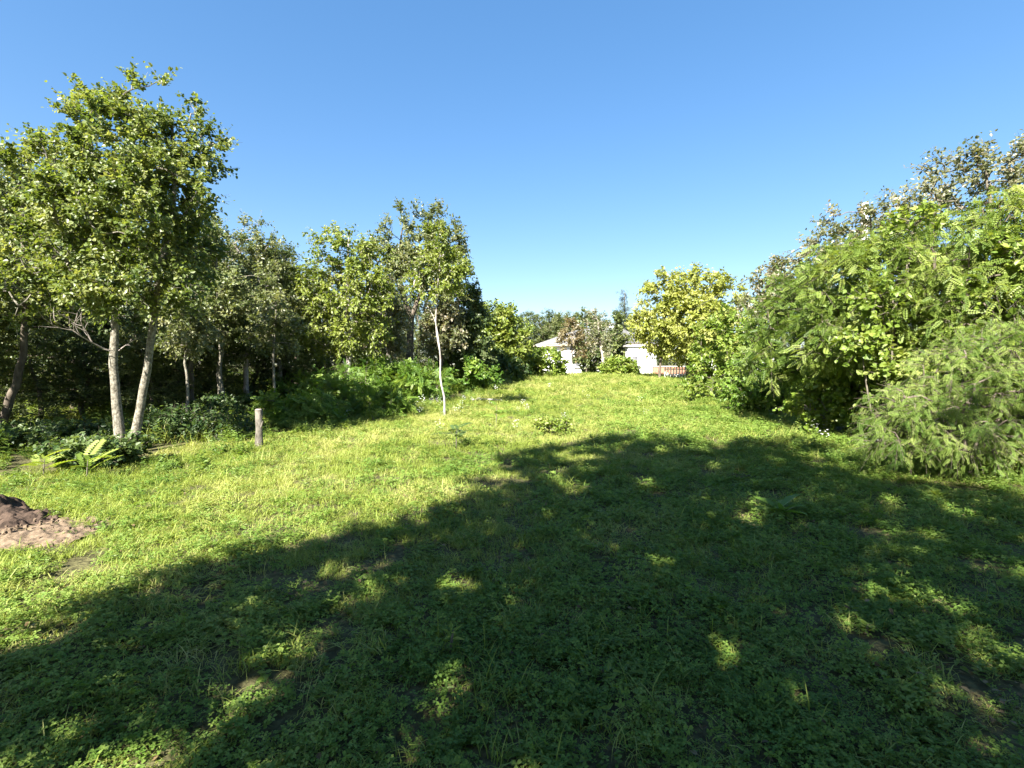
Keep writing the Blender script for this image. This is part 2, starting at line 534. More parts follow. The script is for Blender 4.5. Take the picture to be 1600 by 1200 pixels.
def copy_thing(root, loc, rz, sc, label=None, group=None):
    r = root.copy(); COL.objects.link(r)
    r.location = loc; r.rotation_euler = (0, 0, rz)
    r.scale = sc if hasattr(sc, '__len__') else (sc, sc, sc)
    if label: r['label'] = label
    if group: r['group'] = group
    for ch in root.children:
        c = ch.copy(); COL.objects.link(c); c.parent = r
    return r


# ------------------------------------------------------------------ buildings
def wall_box(name, parent, cx, cy, sx, sy, z0, z1, mat):
    mb = MB(); mb.box((cx, cy, (z0 + z1) / 2), (sx, sy, z1 - z0)); return mb.build(name, mat, parent)


def hip_roof(parent, L, W, z0, z1, over=0.5, inset=3.0):
    x, y = L / 2 + over, W / 2 + over
    V = [(-x, -y, z0), (x, -y, z0), (x, y, z0), (-x, y, z0), (-x + inset, -.05, z1), (x - inset, -.05, z1), (x - inset, .05, z1), (-x + inset, .05, z1)]
    mb = MB()
    mb.add(V, [(0, 1, 5, 4), (2, 3, 7, 6), (3, 0, 4, 7), (1, 2, 6, 5), (4, 5, 6, 7)])
    r = mb.build('roof', M['rooftile'], parent)
    # courses of tiles laid as thin stepped strips on the two long slopes and the hip ends
    tb = MB()
    nrow = 13
    for i in range(nrow):
        f0, f1 = i / nrow, (i + 1.15) / nrow
        f1 = min(f1, 1)
        for a, bb, c, d in ((0, 1, 5, 4), (2, 3, 7, 6), (3, 0, 4, 7), (1, 2, 6, 5)):
            A, B_, Cc, Dd = [np.array(V[q], float) for q in (a, bb, c, d)]
            p0, p1 = A + (Dd - A) * f0, B_ + (Cc - B_) * f0
            q0, q1 = A + (Dd - A) * f1, B_ + (Cc - B_) * f1
            n = np.cross(B_ - A, Dd - A); n /= np.linalg.norm(n)
            t = 0.07
            tb.add([p0 + n * t, p1 + n * t, q1 + n * .012, q0 + n * .012, p0 + n * .004, p1 + n * .004], [(0, 1, 2, 3), (4, 5, 1, 0)])
    tb.build('tile_courses', M['rooftile'], r)
    eb = MB()
    for (cx, cy, sx, sy) in ((0, -y + .05, 2 * x, .1), (0, y - .05, 2 * x, .1), (-x + .05, 0, .1, 2 * y - .21), (x - .05, 0, .1, 2 * y - .21)):
        eb.box((cx, cy, z0 - .085), (sx, sy, .16))
    eb.build('eave_board', M['eave'], r)
    sb = MB(); sb.box((0, 0, z0 - .02), (2 * x - .24, 2 * y - .24, .03)); sb.build('soffit', M['eave'], r)
    return r


def window(parent, x, y, z, wd, ht, face=-1):
    mb = MB(); mb.box((x, y + face * 0.01, z), (wd, .06, ht)); o = mb.build('window', M['shutter'], parent)
    fb = MB()
    for sx in (-1, 1): fb.box((x + sx * (wd / 2 + .04), y + face * .03, z), (.08, .08, ht + .16))
    for sz in (-1, 1): fb.box((x, y + face * .03, z + sz * (ht / 2 + .04)), (wd, .08, .08))
    fb.build('frame', M['paint'], o)
    sb = MB(); sb.box((x, y + face * .09, z - ht / 2 - .12), (wd + .3, .2, .06)); sb.build('sill', M['concrete'], o)
    return o


pl, pn = Vector((3.2, 56.0, 0)), Vector((9.9, 48.0, 0))
uu = (pn - pl).normalized()
Lh = (pn - pl).length
nrm = Vector((-uu.y, uu.x, 0))
ctr = (pl + pn) / 2 + nrm * 4.0
house = empty('white_house', (ctr.x, ctr.y, -0.15), 'white rendered house with pale tiled hip roof behind the two small russet trees', 'house')
house.rotation_euler = (0, 0, math.atan2(uu.y, uu.x))
wall_box('wall', house, 0, 0, Lh, 8.0, -0.3, 3.75, M['wall'])
hip_roof(house, Lh, 8.0, 3.86, 5.75)
for xx in (-3.6, -2.0, 0.8, 3.2):
    window(house, xx, -4.0, 2.1, 0.62, 1.35)
cb = MB(); cb.box((1.2, 1.0, 5.6), (.6, .6, 1.2)); cb.build('chimney', M['wall'], house)
cb = MB(); cb.box((1.2, 1.0, 6.24), (.75, .75, .08)); cb.build('chimney_cap', M['concrete'], house)
db = MB(); db.box((2.0, -4.01, 1.0), (.95, .06, 2.1)); db.build('door', M['shutter'], house)

annex = empty('white_annex', (11.45, 44.5, 0.0), 'small white flat-roofed annex wall beside the yellow-green walnut tree', 'building')
wall_box('wall', annex, 0, 0, 2.3, 4.0, -0.6, 3.1, M['wall'])
wall_box('roof', annex, 0, 0, 2.7, 4.4, 3.103, 3.26, M['concrete'])
db = MB(); db.box((0.4, -2.01, 1.0), (.9, .06, 2.0)); db.build('door', M['paint'], annex)
window(annex, -0.55, -2.0, 1.9, 0.5, 0.7)

shed = empty('far_white_house', (24.0, 52.0, -0.1), 'white far house half hidden behind the walnut tree trunk', 'house')
wall_box('wall', shed, 0, 0, 7.0, 5.0, -0.6, 2.8, M['wall'])
hip_roof(shed, 7.0, 5.0, 2.91, 4.3, inset=2.2)
window(shed, -2.0, -2.5, 1.6, 0.8, 1.1)
window(shed, 0.6, -2.5, 1.6, 0.8, 1.1)

gw = empty('terracotta_garden_wall', (14.7, 42.0, 0), 'low terracotta brick garden wall beyond the picket fence', 'wall')
z0 = H(14.7, 42.0)
bm_ = MB(); bm_.box((0, 0, z0 + .5), (4.6, .3, 1.3)); bm_.build('brickwork', M['brick'], gw)
bm_ = MB(); bm_.box((0, 0, z0 + 1.2), (4.7, .4, .08)); bm_.build('coping', M['concrete'], gw)

# paved drive beside the annex
px_ = np.linspace(10.2, 17.0, 14); py_ = np.linspace(36.2, 40.5, 10)
X, Y = np.meshgrid(px_, py_, indexing='ij')
V = np.stack([X, Y, height(X, Y) + 0.03], -1).reshape(-1, 3)
ii = np.arange(140).reshape(14, 10)
F = np.stack([ii[:-1, :-1], ii[1:, :-1], ii[1:, 1:], ii[:-1, 1:]], -1).reshape(-1, 4)
tag(link('paved_drive', quads_mesh('paved_drive', V, F, M['concrete'])), kind='structure')

fx0, fx1, fy = 10.1, 11.6, 31.5
fence = empty('picket_fence', (fx0, fy, H(fx0, fy)), 'short white picket fence beside the drive under the walnut tree', 'fence')
for i in range(9):
    x = i * (fx1 - fx0) / 8
    pb = MB(); pb.box((0, 0, .40), (.075, .025, .8)); p = pb.build('picket', M['paint'], fence); p.location = (x, 0, 0)
for z in (.25, .62):
    pb = MB(); pb.box(((fx1 - fx0) / 2, .035, z), (fx1 - fx0 + .1, .03, .08)); pb.build('rail', M['paint'], fence)

# utility pole and its cable behind the locust hedge
pp = onground(1343, 16.0); topz = at(1343, 318, 16.0).z
pole = empty('utility_pole', pp, 'pale concrete utility pole rising out of the hedge of locust trees', 'pole')
tb = MB(); tb.tube([(0, 0, -.1), (0, 0, 2), (0, 0, 4), (0, 0, topz - pp.z)], [.15, .135, .12, .10], 12); tb.build('shaft', M['paint'], pole, True)
tb = MB(); tb.tube([(0, 0, topz - pp.z), (0, 0, topz - pp.z + .02), (0, 0, topz - pp.z + .03)], [.11, .10, .01], 12); tb.build('cap', M['concrete'], pole)
tb = MB(); tb.tube([(-.10, 0, topz - pp.z - .3), (-.17, 0, topz - pp.z - .3), (-.2, 0, topz - pp.z - .28)], [.02, .035, .02], 8); tb.build('insulator', M['cable'], pole)
a0 = Vector((pp.x - .2, pp.y, topz - .28)); a1 = Vector((9.9, 47.5, 3.6)); a2 = at(1660, 170, 7.0)
cbl = MB()
def sag(p, q, s): return [tuple(p.lerp(q, t) - Vector((0, 0, s * 4 * t * (1 - t)))) for t in np.linspace(0, 1, 24)]
cbl.tube(sag(a1, a0, .55), .016, 5)
co = cbl.build('overhead_cable', M['cable'])
tag(co, 'thin dark overhead cable rising from the white house to the utility pole', 'cable')

# ------------------------------------------------------------------ soil heap and sandy patch at the left
def heap(name, cx, cy, rx, ry, hh, mat, nz, seed, n=44, pw=1.2):
    g = np.linspace(-1, 1, n); X, Y = np.meshgrid(g, g, indexing='ij')
    r = np.sqrt(X * X + Y * Y) + (vnoise(X + seed, Y, 2.2) - .5) * .5
    z = hh * np.clip(1 - r, -0.25, 1) ** 1.0 if pw == 1 else hh * np.sign(1 - r) * np.abs(np.clip(1 - r, -0.2, 1)) ** pw
    wx, wy = cx + X * rx, cy + Y * ry
    z = z + (vnoise(wx, wy, 5.0) - .5) * nz + (vnoise(wx + 9, wy, 13.0) - .5) * nz * .7 + (vnoise(wx, wy + 5, 30.0) - .5) * nz * .35
    Z = np.where(r < 1.02, z, -0.15)
    V = np.stack([X * rx, Y * ry, height(wx, wy) - H(cx, cy) + Z], -1).reshape(-1, 3)
    ii = np.arange(n * n).reshape(n, n)
    F = np.stack([ii[:-1, :-1], ii[1:, :-1], ii[1:, 1:], ii[:-1, 1:]], -1).reshape(-1, 4)
    return link(name, quads_mesh(name, V, F, mat, None, False), None, (cx, cy, H(cx, cy)))


tag(heap('sandy_patch', -4.85, 4.32, 1.0, .5, .06, M['sand'], .065, 1, n=130), 'patch of bare pinkish sandy soil with clods in the grass', 'soil')
tag(heap('soil_heap', -5.75, 4.72, 1.15, .5, .24, M['soil'], .12, 5, n=110), 'heap of soil coloured dark as shade behind the sandy patch', 'soil heap')
sp = empty('soil_clods', (-4.9, 4.6, H(-4.9, 4.6)))
cb = MB()
for i in range(160):
    a, r = rng.random() * 6.28, rng.random() ** .7
    x, y = -4.8 + math.cos(a) * r * 1.15 + .1, 4.38 + math.sin(a) * r * .6
    s = .004 + .016 * rng.random() ** 3
    Vv = np.array([(sx, sy, sz) for sx in (-1, 1) for sy in (-1, 1) for sz in (-1, 1)]) * s * rng.uniform(.5, 1.2, (8, 3))
    cb.add(Vv + np.array((x, y, H(x, y) + .06 * (1 - r) + s * .4)), [(0, 1, 3, 2), (4, 6, 7, 5), (0, 4, 5, 1), (2, 3, 7, 6), (0, 2, 6, 4), (1, 5, 7, 3)])
bpy.data.objects.remove(sp)
tag(cb.build('soil_clods', M['sand']), 'loose sandy clods strewn over the bare soil', 'soil', kind='stuff')

# ------------------------------------------------------------------ the trees of the left side
D = 9.3
b = onground(195, D)
maple = make_tree('twin_trunk_tree', b,
    [(stem(D, (187, 695), (181, 610), (178, 540), (182, 470), (190, 400), (200, 300, .2), (205, 190, .2)), .085, .025),
     (stem(D, (206, 697), (222, 622), (233, 555), (242, 480), (255, 400, -.2), (272, 300, -.2), (268, 190, -.2)), .08, .025)],
    lob(D, (172, 215, 44, 58), (258, 218, 42, 50), (310, 268, 36, 36), (100, 285, 56, 66, .3), (205, 330, 95, 75), (90, 395, 62, 60, .2),
        (215, 445, 90, 36, -.6), (285, 395, 45, 55), (50, 455, 60, 45, .3), (150, 440, 60, 42, -.8), (170, 330, 80, 70, -.9), (250, 300, 60, 60, -.8), (105, 350, 60, 60, -.7), (200, 230, 60, 60, -.5), (178, 140, 16, 26), (212, 150, 14, 22), (262, 152, 16, 24), (292, 165, 14, 26), (345, 243, 16, 22), (330, 215, 14, 16), (92, 196, 18, 16), (130, 175, 18, 20)),
    M['maple'], M['birch'], ncl=600, k=7, m=13, size=.072, tpl='broad', sprig=.42, shell=.45, branch_from=.42, up=.3, tintbias=.05, seed=21,
    label='tall broad tree with two pale diverging trunks at the lawn edge')
# dead bare branch on the left trunk
def bare(mb, p, d, L, r, depth):
    pts = [p]; q = np.array(p, float); d = np.array(d, float)
    for i in range(4):
        d = unit(d + rng.normal(0, .16, 3)); q = q + d * L / 4; pts.append(q.copy())
    mb.tube(pts, np.linspace(r, r * .45, 5), 5)
    if depth:
        for i in (2, 3, 4):
            for _ in range(2 if depth > 1 else 1):
                bare(mb, pts[i], unit(d + rng.normal(0, .45, 3)), L * .6, r * .5, depth - 1)
mb = MB(); p0 = at(180, 550, D) - b
bare(mb, tuple(p0), (-.8, -.25, .4), .75, .018, 2)
bare(mb, tuple(at(186, 548, D) - b), (.5, -.3, .7), .35, .012, 1)
o = mb.build('dead_branch', M['dead'], maple); o['label'] = 'bare pale dead branch'

D = 11.0
make_tree('leaning_tree', onground(2, D), [(stem(D, (2, 700), (8, 645), (24, 600), (38, 540), (40, 440), (35, 350), (30, 280)), .095, .03)],
    lob(D, (0, 320, 60, 66), (40, 262, 34, 38), (-50, 350, 80, 80), (-20, 430, 100, 80), (40, 470, 70, 45), (-90, 480, 80, 70)),
    M['wood'], M['bark'], ncl=320, k=6, m=13, size=.085, tpl='ovate', sprig=.45, seed=5, tintbias=.1,
    label='dark-trunked leaning tree left of the pale twin-trunk tree')

D = 18.0
make_tree('lime_green_tree', onground(547, D), [(stem(D, (547, 612), (546, 560), (545, 500), (543, 430), (545, 370)), .10, .02)],
    lob(D, (535, 400, 42, 40), (500, 450, 35, 55), (545, 470, 50, 60), (575, 430, 32, 45), (515, 515, 40, 32), (560, 525, 40, 25), (590, 480, 28, 40)),
    M['lime'], M['white_bark'], ncl=280, k=6, m=11, size=.13, tpl='diamond', sprig=.6, seed=8, droop=.4,
    label='slim lime-green tree with a pale trunk in the undergrowth')

D = 22.0
make_tree('tall_forked_tree', onground(641, D),
    [(stem(D, (641, 592), (641, 540), (640, 500), (630, 460), (622, 420), (628, 360)), .19, .03),
     (stem(D, (641, 592), (641, 545), (642, 505), (654, 465), (672, 420), (688, 360)), .17, .03)],
    lob(D, (640, 375, 42, 48), (690, 370, 32, 46), (605, 405, 30, 34), (660, 415, 50, 40), (705, 415, 24, 40), (625, 440, 36, 24), (690, 450, 34, 20)),
    M['olive'], M['bark'], ncl=270, k=6, m=12, size=.14, tpl='diamond', sprig=.65, seed=14, branch_from=.45, tintbias=-.05,
    label='tall tree with dark forked trunk and rounded open crown against the sky')

D = 14.5
make_tree('white_stemmed_sapling', onground(695, D),
    [(stem(D, (695, 652), (694, 622), (688, 590), (688, 555), (682, 520), (682, 470), (688, 400)), .032, .010), (stem(D, (695, 652), (694, 622), (688, 590), (688, 555), (681, 505), (668, 478), (658, 450)), .030, .006)],
    lob(D, (690, 415, 30, 34), (665, 440, 28, 24), (712, 430, 20, 26), (690, 380, 22, 30)),
    M['lime'], M['white_bark'], ncl=80, k=5, m=11, size=.10, tpl='ovate', sprig=.4, seed=15, branch_from=.66, droop=.4, tintbias=-.05,
    label='slender white-stemmed sapling standing alone at the lawn edge')

D = 20.0
make_tree('silvery_tree', onground(607, D), [(stem(D, (607, 606), (607, 560), (608, 520), (606, 470), (604, 440)), .12, .02)],
    lob(D, (605, 470, 28, 34), (618, 505, 18, 34), (588, 510, 32, 32), (602, 535, 30, 20), (578, 470, 22, 30)),
    M['rosy'], M['white_bark'], ncl=210, k=5, m=11, size=.125, tpl='diamond', sprig=.55, seed=16, tintbias=.1,
    label='small tree with whitish rosy leaves left of the dark forked trunk')

D = 24.0
make_tree('dark_round_tree', onground(725, D), [(stem(D, (725, 600), (725, 560), (722, 520), (720, 480)), .16, .04)],
    lob(D, (720, 490, 34, 42), (738, 520, 26, 42), (705, 530, 36, 36), (725, 555, 40, 25), (735, 470, 20, 20)),
    M['dark'], M['bark'], ncl=240, k=5, m=10, size=.19, tpl='diamond', sprig=.55, seed=17, tintbias=.1,
    label='dark green rounded tree right of the forked tree')
D = 22.5
make_tree('pale_leaved_tree', onground(690, D), [(stem(D, (690, 596), (690, 560), (692, 520), (694, 480)), .08, .02)],
    lob(D, (690, 490, 26, 30), (700, 520, 24, 28), (680, 525, 24, 26)),
    M['rosy'], M['bark'], ncl=110, k=5, m=9, size=.17, tpl='diamond', sprig=.5, seed=18, tintbias=.15,
    label='small pale-leaved tree in front of the dark rounded tree')

D = 31.0
make_tree('yellowish_tree', onground(780, D), [(stem(D, (785, 592), (783, 560), (780, 520), (780, 490)), .2, .04)],
    lob(D, (775, 505, 30, 28), (803, 520, 24, 28), (760, 525, 26, 32), (790, 545, 36, 22)),
    M['lime'], M['bark'], ncl=240, k=5, m=8, size=.26, tpl='diamond', sprig=.7, seed=19, tintbias=-.05,
    label='broad yellow-green tree at the end of the wood near the house')

# wood behind: four kinds of tree, copied
def wood_proto(name, Ht, rw, leaf, seed, tpl='diamond', low=.22, n=230, size=.15, bark='bark', label='', group=''):
    R = np.random.default_rng(seed)
    lobes = []
    for i in range(9):
        f = low + (1 - low) * (i + .5) / 9
        w_ = rw * (0.55 + 0.6 * math.sin(math.pi * min(f * .9 + .08, 1)))
        a = R.random() * 6.28
        lobes.append((math.cos(a) * w_ * .5, math.sin(a) * w_ * .5, Ht * f, w_ * .62, w_ * .62, Ht * .11))
    tp = [(0, 0, -.15), (R.normal(0, .08), R.normal(0, .08), Ht * .25), (R.normal(0, .2), R.normal(0, .2), Ht * .5), (R.normal(0, .3), R.normal(0, .3), Ht * .75), (R.normal(0, .3), R.normal(0, .3), Ht * .95)]
    return make_tree(name, (0, 0, 0), [(tp, Ht * .013 + .02, .02)], lobes, leaf, M[bark], ncl=n, k=5, m=11, size=size, tpl=tpl, sprig=.55, seed=seed, branch_from=.2, label=label, group=group)


WL = 'slender leafy tree of the dense shady wood behind the twin-trunk tree'
WG = 'trees of the shady wood'
protos = [wood_proto('woodland_tree', 6.5, 1.5, M['wood'], 31, label='mid-green slender tree of the shady wood behind the twin-trunk tree', group=WG, bark='birch', n=300, size=.11, low=.38),
          wood_proto('woodland_tree', 7.0, 1.9, M['dark'], 32, label='dark-leaved tree of the shady wood behind the twin-trunk tree', group=WG, size=.12, n=280),
          wood_proto('woodland_tree', 6.0, 1.3, M['olive'], 33, label='pale olive-leaved slender tree of the wood behind the twin-trunk tree', group=WG, size=.11, bark='white_bark', n=240, low=.4),
          wood_proto('woodland_tree', 6.8, 1.7, M['wood'], 34, label='bushy mid-green tree of the shady wood behind the twin-trunk tree', group=WG, low=.16, size=.115, n=290)]
PH = [6.5, 7.0, 6.0, 6.8]
used = [False] * 4


def place(k, px, D, top, label=None, group=None, wide=1.0):
    g = onground(px, D)
    s = ((568 - top) / FPX * D + EYE - g.z) / PH[k] / 1.04
    rz = rng.random() * 6.28
    if not used[k]:
        used[k] = True; r = protos[k]; r.location = g; r.rotation_euler = (0, 0, rz); r.scale = (s * wide, s * wide, s)
        return r
    return copy_thing(protos[k], g, rz, (s * wide, s * wide, s), label, group)


for k, px, D, top in ((3, 300, 14.5, 352), (0, 350, 15.0, 352), (2, 388, 16.5, 360), (0, 432, 17.5, 378), (3, 463, 20, 412), (2, 330, 19, 372), (2, 440, 22, 400), (1, 115, 14.5, 300),
                      (3, 25, 15.5, 265), (1, -60, 13.5, 270), (3, -150, 14, 230), (1, 240, 18, 345), (3, 175, 21, 330), (1, 75, 22, 310), (3, 345, 22, 375),
                      (1, 415, 25, 392), (3, -30, 20, 290), (1, 280, 25, 360), (1, -290, 14, 210), (3, -420, 12, 220), (0, -230, 18, 260), (3, 130, 28, 345), (1, 10, 28, 330), (1, -960, 5.0, -163), (1, -366, 8.0, 111)):
    place(k, px, D, top)
for k, px, D, top in ((3, 60, 12.0, 520), (1, 130, 13.2, 515), (3, 235, 13.6, 520), (1, 275, 15.5, 510), (3, 330, 16.0, 525), (1, 395, 17.5, 520), (3, 455, 18.0, 530), (1, 20, 14.5, 505), (3, 190, 16.5, 515)):
    place(k, px, D, top, 'young bushy tree filling the dark floor of the wood', 'young trees on the floor of the wood', wide=1.7)
BL = 'leafy tree filling the wood behind the lime-green tree and the forked tree'
BG = 'trees filling the wood behind the forked tree'
for k, px, D, top in ((1, 500, 26, 440), (3, 572, 27, 455), (1, 600, 31, 452), (3, 655, 30, 470), (1, 690, 33, 478), (3, 740, 36, 492), (1, 540, 34, 445), (3, 470, 31, 425), (1, 640, 40, 470), (3, 775, 42, 498), (3, 385, 31, 420), (3, 440, 33, 435), (3, 505, 35, 455), (3, 560, 37, 462), (3, 615, 36, 468), (3, 330, 32, 415)):
    place(k, px, D, top, BL, BG)
FL = 'distant dark green tree on the skyline behind the white house'
FG = 'distant trees behind the house'
for k, px, D, top in ((1, 822, 74, 492), (3, 838, 80, 490), (1, 860, 76, 487), (3, 884, 82, 490), (0, 912, 70, 490), (1, 930, 84, 494), (3, 960, 78, 500), (1, 1005, 76, 495), (3, 800, 85, 495), (1, 1060, 80, 495), (3, 1130, 76, 490), (1, 1210, 70, 480), (3, 1330, 60, 470), (1, 1480, 52, 450), (1, 745, 80, 495), (0, 872, 78, 492), (3, 848, 72, 494), (1, 900, 78, 493), (3, 942, 80, 497), (1, 985, 82, 500), (3, 1030, 78, 497)):
    place(k, px, D, top, FL, FG, wide=1.5)

for px, D, top, lean, lb in ((427, 13.4, 470, 4, 'slim pale bare-stemmed sapling behind the ferny shrub beside the stump'), (345, 14.0, 455, -6, 'slim grey bare-stemmed sapling right of the twin-trunk tree'), (290, 12.6, 480, 8, 'slim leaning sapling close behind the twin-trunk tree')):
    make_tree('slim_sapling', onground(px, D), [(stem(D, (px, 655), (px + lean * .4, 610), (px, 560), (px + lean, 500), (px + lean, top)), .045, .012)],
        lob(D, (px, top + 20, 26, 26), (px + 14, top + 50, 26, 22), (px - 16, top + 45, 24, 22)), M['olive'], M['birch'], ncl=60, k=5, m=10, size=.09, sprig=.42, branch_from=.55,
        seed=200 + px, label=lb)

# ------------------------------------------------------------------ small trees before the house
D = 37.0
make_tree('russet_tree', onground(893, D), [(stem(D, (893, 588), (892, 560), (894, 530), (896, 505)), .16, .03)],
    lob(D, (893, 518, 12, 18), (906, 538, 10, 16), (884, 532, 9, 14)), M['russet'], M['dead'], ncl=60, k=4, m=7, size=.22, tpl='diamond', sprig=.55, seed=141,
    branch_from=.4, label='small russet-brown leaved tree before the white house wall')
D = 38.0
rt = make_tree('rosy_tree', onground(942, D), [(stem(D, (943, 589), (942, 560), (937, 530), (934, 500)), .15, .03)],
    lob(D, (930, 502, 13, 16), (942, 522, 14, 18), (930, 535, 13, 14), (952, 545, 13, 12)), M['rosy'], M['dead'], ncl=60, k=4, m=6, size=.2, tpl='diamond', sprig=.55, seed=42,
    branch_from=.35, label='small greyish-pink leaved tree with bare pale trunk before the house')
for c_ in rt.children:
    if c_.name.startswith('branches'): c_['kind'] = 'stuff'
D = 44.0
make_tree('dark_small_tree', onground(918, D), [(stem(D, (918, 588), (918, 550), (918, 500)), .14, .03)],
    lob(D, (915, 500, 12, 14), (925, 530, 20, 25), (960, 545, 20, 25), (925, 560, 25, 15), (962, 515, 18, 22), (978, 548, 10, 22)), M['wood'], M['bark'], ncl=170, k=5, m=7, size=.28, tpl='diamond', sprig=.6, seed=43,
    label='dark green small tree between the russet tree and the pinkish tree')
# conifer with tiered sprays
D = 58.0
g = onground(974, D); topz = at(974, 456, D).z - g.z
cl = []
for i in range(11):
    f = .30 + .68 * i / 10
    rr = 2.3 * (1.05 - f) + .15
    for a in range(3):
        an = i * 1.3 + a * 2.09
        cl.append((g.x + math.cos(an) * rr * .6, g.y + math.sin(an) * rr * .6, g.z + topz * f, rr * .5, rr * .5, .16))
make_tree('blue_conifer', g, [([tuple(g), (g.x, g.y, g.z + topz * .5), (g.x + .1, g.y, g.z + topz)], .2, .03)], cl, M['conifer'], M['bark'],
          ncl=170, k=4, m=8, size=.42, tpl='spray', sprig=.7, up=-.05, droop=.35, seed=44, label='thin bluish conifer with tiered branches above the annex', flat=1)

D = 31.0
make_tree('walnut_tree', onground(1075, D),
    [(stem(D, (1077, 604), (1077, 575), (1080, 530), (1085, 480), (1090, 440)), .24, .05), (stem(D, (1031, 602), (1031, 575), (1036, 530), (1040, 480)), .10, .03)],
    lob(D, (1045, 470, 42, 42), (1090, 450, 45, 28), (1130, 470, 38, 36), (1026, 505, 32, 34), (1080, 505, 50, 42, -1.5), (1125, 522, 45, 42), (1050, 540, 36, 18), (1100, 552, 40, 18)),
    M['walnut'], M['bark'], ncl=430, k=6, m=9, size=.23, tpl='diamond', sprig=.75, seed=45, droop=.45, tintbias=0, branch_from=.35,
    label='large yellow-green walnut tree spreading over the drive')

# ------------------------------------------------------------------ the hedge of locust trees on the right
LG = 'locust trees of the right-hand hedge'
D = 8.2
make_tree('locust_tree', onground(1600, D), [(stem(D, (1610, 720), (1600, 600), (1590, 500), (1570, 400), (1560, 320)), .09, .02)],
    lob(D, (1590, 370, 80, 60), (1500, 410, 80, 60), (1620, 450, 90, 80), (1520, 480, 80, 60), (1660, 360, 80, 70), (1580, 540, 80, 60)),
    M['locust'], M['bark'], ncl=330, k=4, m=6, size=.19, tpl='pinnate', sprig=.42, seed=51, droop=.45, up=.1, tintbias=.05,
    label='dense locust tree with feathery compound leaves above the weeping shrub')
D = 9.6
make_tree('locust_tree', onground(1400, D), [(stem(D, (1410, 690), (1400, 600), (1395, 500), (1390, 420), (1385, 370)), .08, .02)],
    lob(D, (1390, 410, 75, 48), (1330, 440, 60, 55), (1440, 440, 70, 60), (1370, 500, 90, 60), (1310, 510, 55, 60), (1420, 560, 80, 60), (1460, 380, 50, 40)),
    M['locust'], M['bark'], ncl=360, k=4, m=6, size=.20, tpl='pinnate', sprig=.42, seed=52, droop=.45, up=.1,
    label='locust tree in front of the utility pole with drooping feathery leaves')
D = 12.0
make_tree('locust_tree', onground(1270, D), [(stem(D, (1270, 660), (1268, 580), (1265, 500), (1262, 440)), .08, .02)],
    lob(D, (1265, 460, 55, 40), (1230, 500, 50, 50), (1300, 480, 55, 55), (1260, 540, 70, 50), (1210, 550, 40, 50), (1300, 570, 60, 50)),
    M['locust'], M['bark'], ncl=260, k=4, m=5, size=.22, tpl='pinnate', sprig=.45, seed=53, droop=.4, tintbias=-.25,
    label='darker locust tree next to the yellow-green bushes')
D = 9.8
make_tree('sparse_tree', onground(1560, D), [(stem(D, (1580, 650), (1565, 500), (1550, 350), (1540, 260)), .08, .015)],
    lob(D, (1490, 270, 45, 26), (1545, 260, 45, 30), (1600, 270, 60, 40), (1460, 300, 40, 20), (1570, 310, 80, 30), (1650, 260, 60, 50)),
    M['rosy'], M['twig'], ncl=150, k=4, m=9, size=.075, tpl='ovate', sprig=.42, seed=54, shell=.2, jit=.4, up=.45,
    label='open tree with thin upright twigs and pinkish-grey leaves topping the hedge')
D = 12.5
make_tree('sparse_tree', onground(1370, D), [(stem(D, (1380, 640), (1375, 500), (1365, 400), (1360, 340)), .08, .015)],
    lob(D, (1335, 350, 40, 22), (1390, 340, 45, 24), (1300, 385, 35, 24), (1440, 325, 40, 24), (1360, 385, 70, 26)),
    M['rosy'], M['twig'], ncl=150, k=4, m=9, size=.09, tpl='ovate', sprig=.5, seed=55, shell=.2, jit=.4, up=.45,
    label='open pinkish-leaved tree around the utility pole top')
D = 14.5
make_tree('rosy_leaved_tree', onground(1225, D), [(stem(D, (1225, 640), (1225, 560), (1222, 480), (1220, 430)), .08, .015)],
    lob(D, (1215, 435, 38, 26), (1250, 430, 40, 30), (1200, 470, 34, 30), (1250, 475, 45, 30)),
    M['rosy'], M['twig'], ncl=150, k=5, m=8, size=.11, tpl='ovate', sprig=.45, seed=56, tintbias=.1,
    label='pink-tinged tree behind the darker locust near the walnut tree')

# ------------------------------------------------------------------ shrubs
def shrub(name, D, lobes, leaf, label, ncl=110, k=5, m=8, size=.12, tpl='ovate', sprig=.35, cat='shrub', seed=None, **kw):
    L_ = lob(D, *lobes)
    c = np.mean(np.array(L_)[:, :2], axis=0)
    g = (c[0], c[1], H(c[0], c[1]))
    zt = max(q[2] for q in L_)
    tr = []
    for i in range(4):
        q = L_[i % len(L_)]
        tr.append(([(g[0] + rng.normal(0, .08), g[1] + rng.normal(0, .08), g[2] - .05), ((g[0] + q[0]) / 2 + rng.normal(0, .05), (g[1] + q[1]) / 2, (g[2] + q[2]) / 2 + .05), (q[0], q[1], max(q[2], g[2] + .3))], .022, .008))
    kw.setdefault('branch_from', .2)
    return make_tree(name, g, tr, L_, leaf, M['twig'], ncl=ncl, k=k, m=m, size=size, tpl=tpl, sprig=sprig, seed=seed, label=label, cat=cat, crown_name='foliage', trunk_name='stems', **kw)


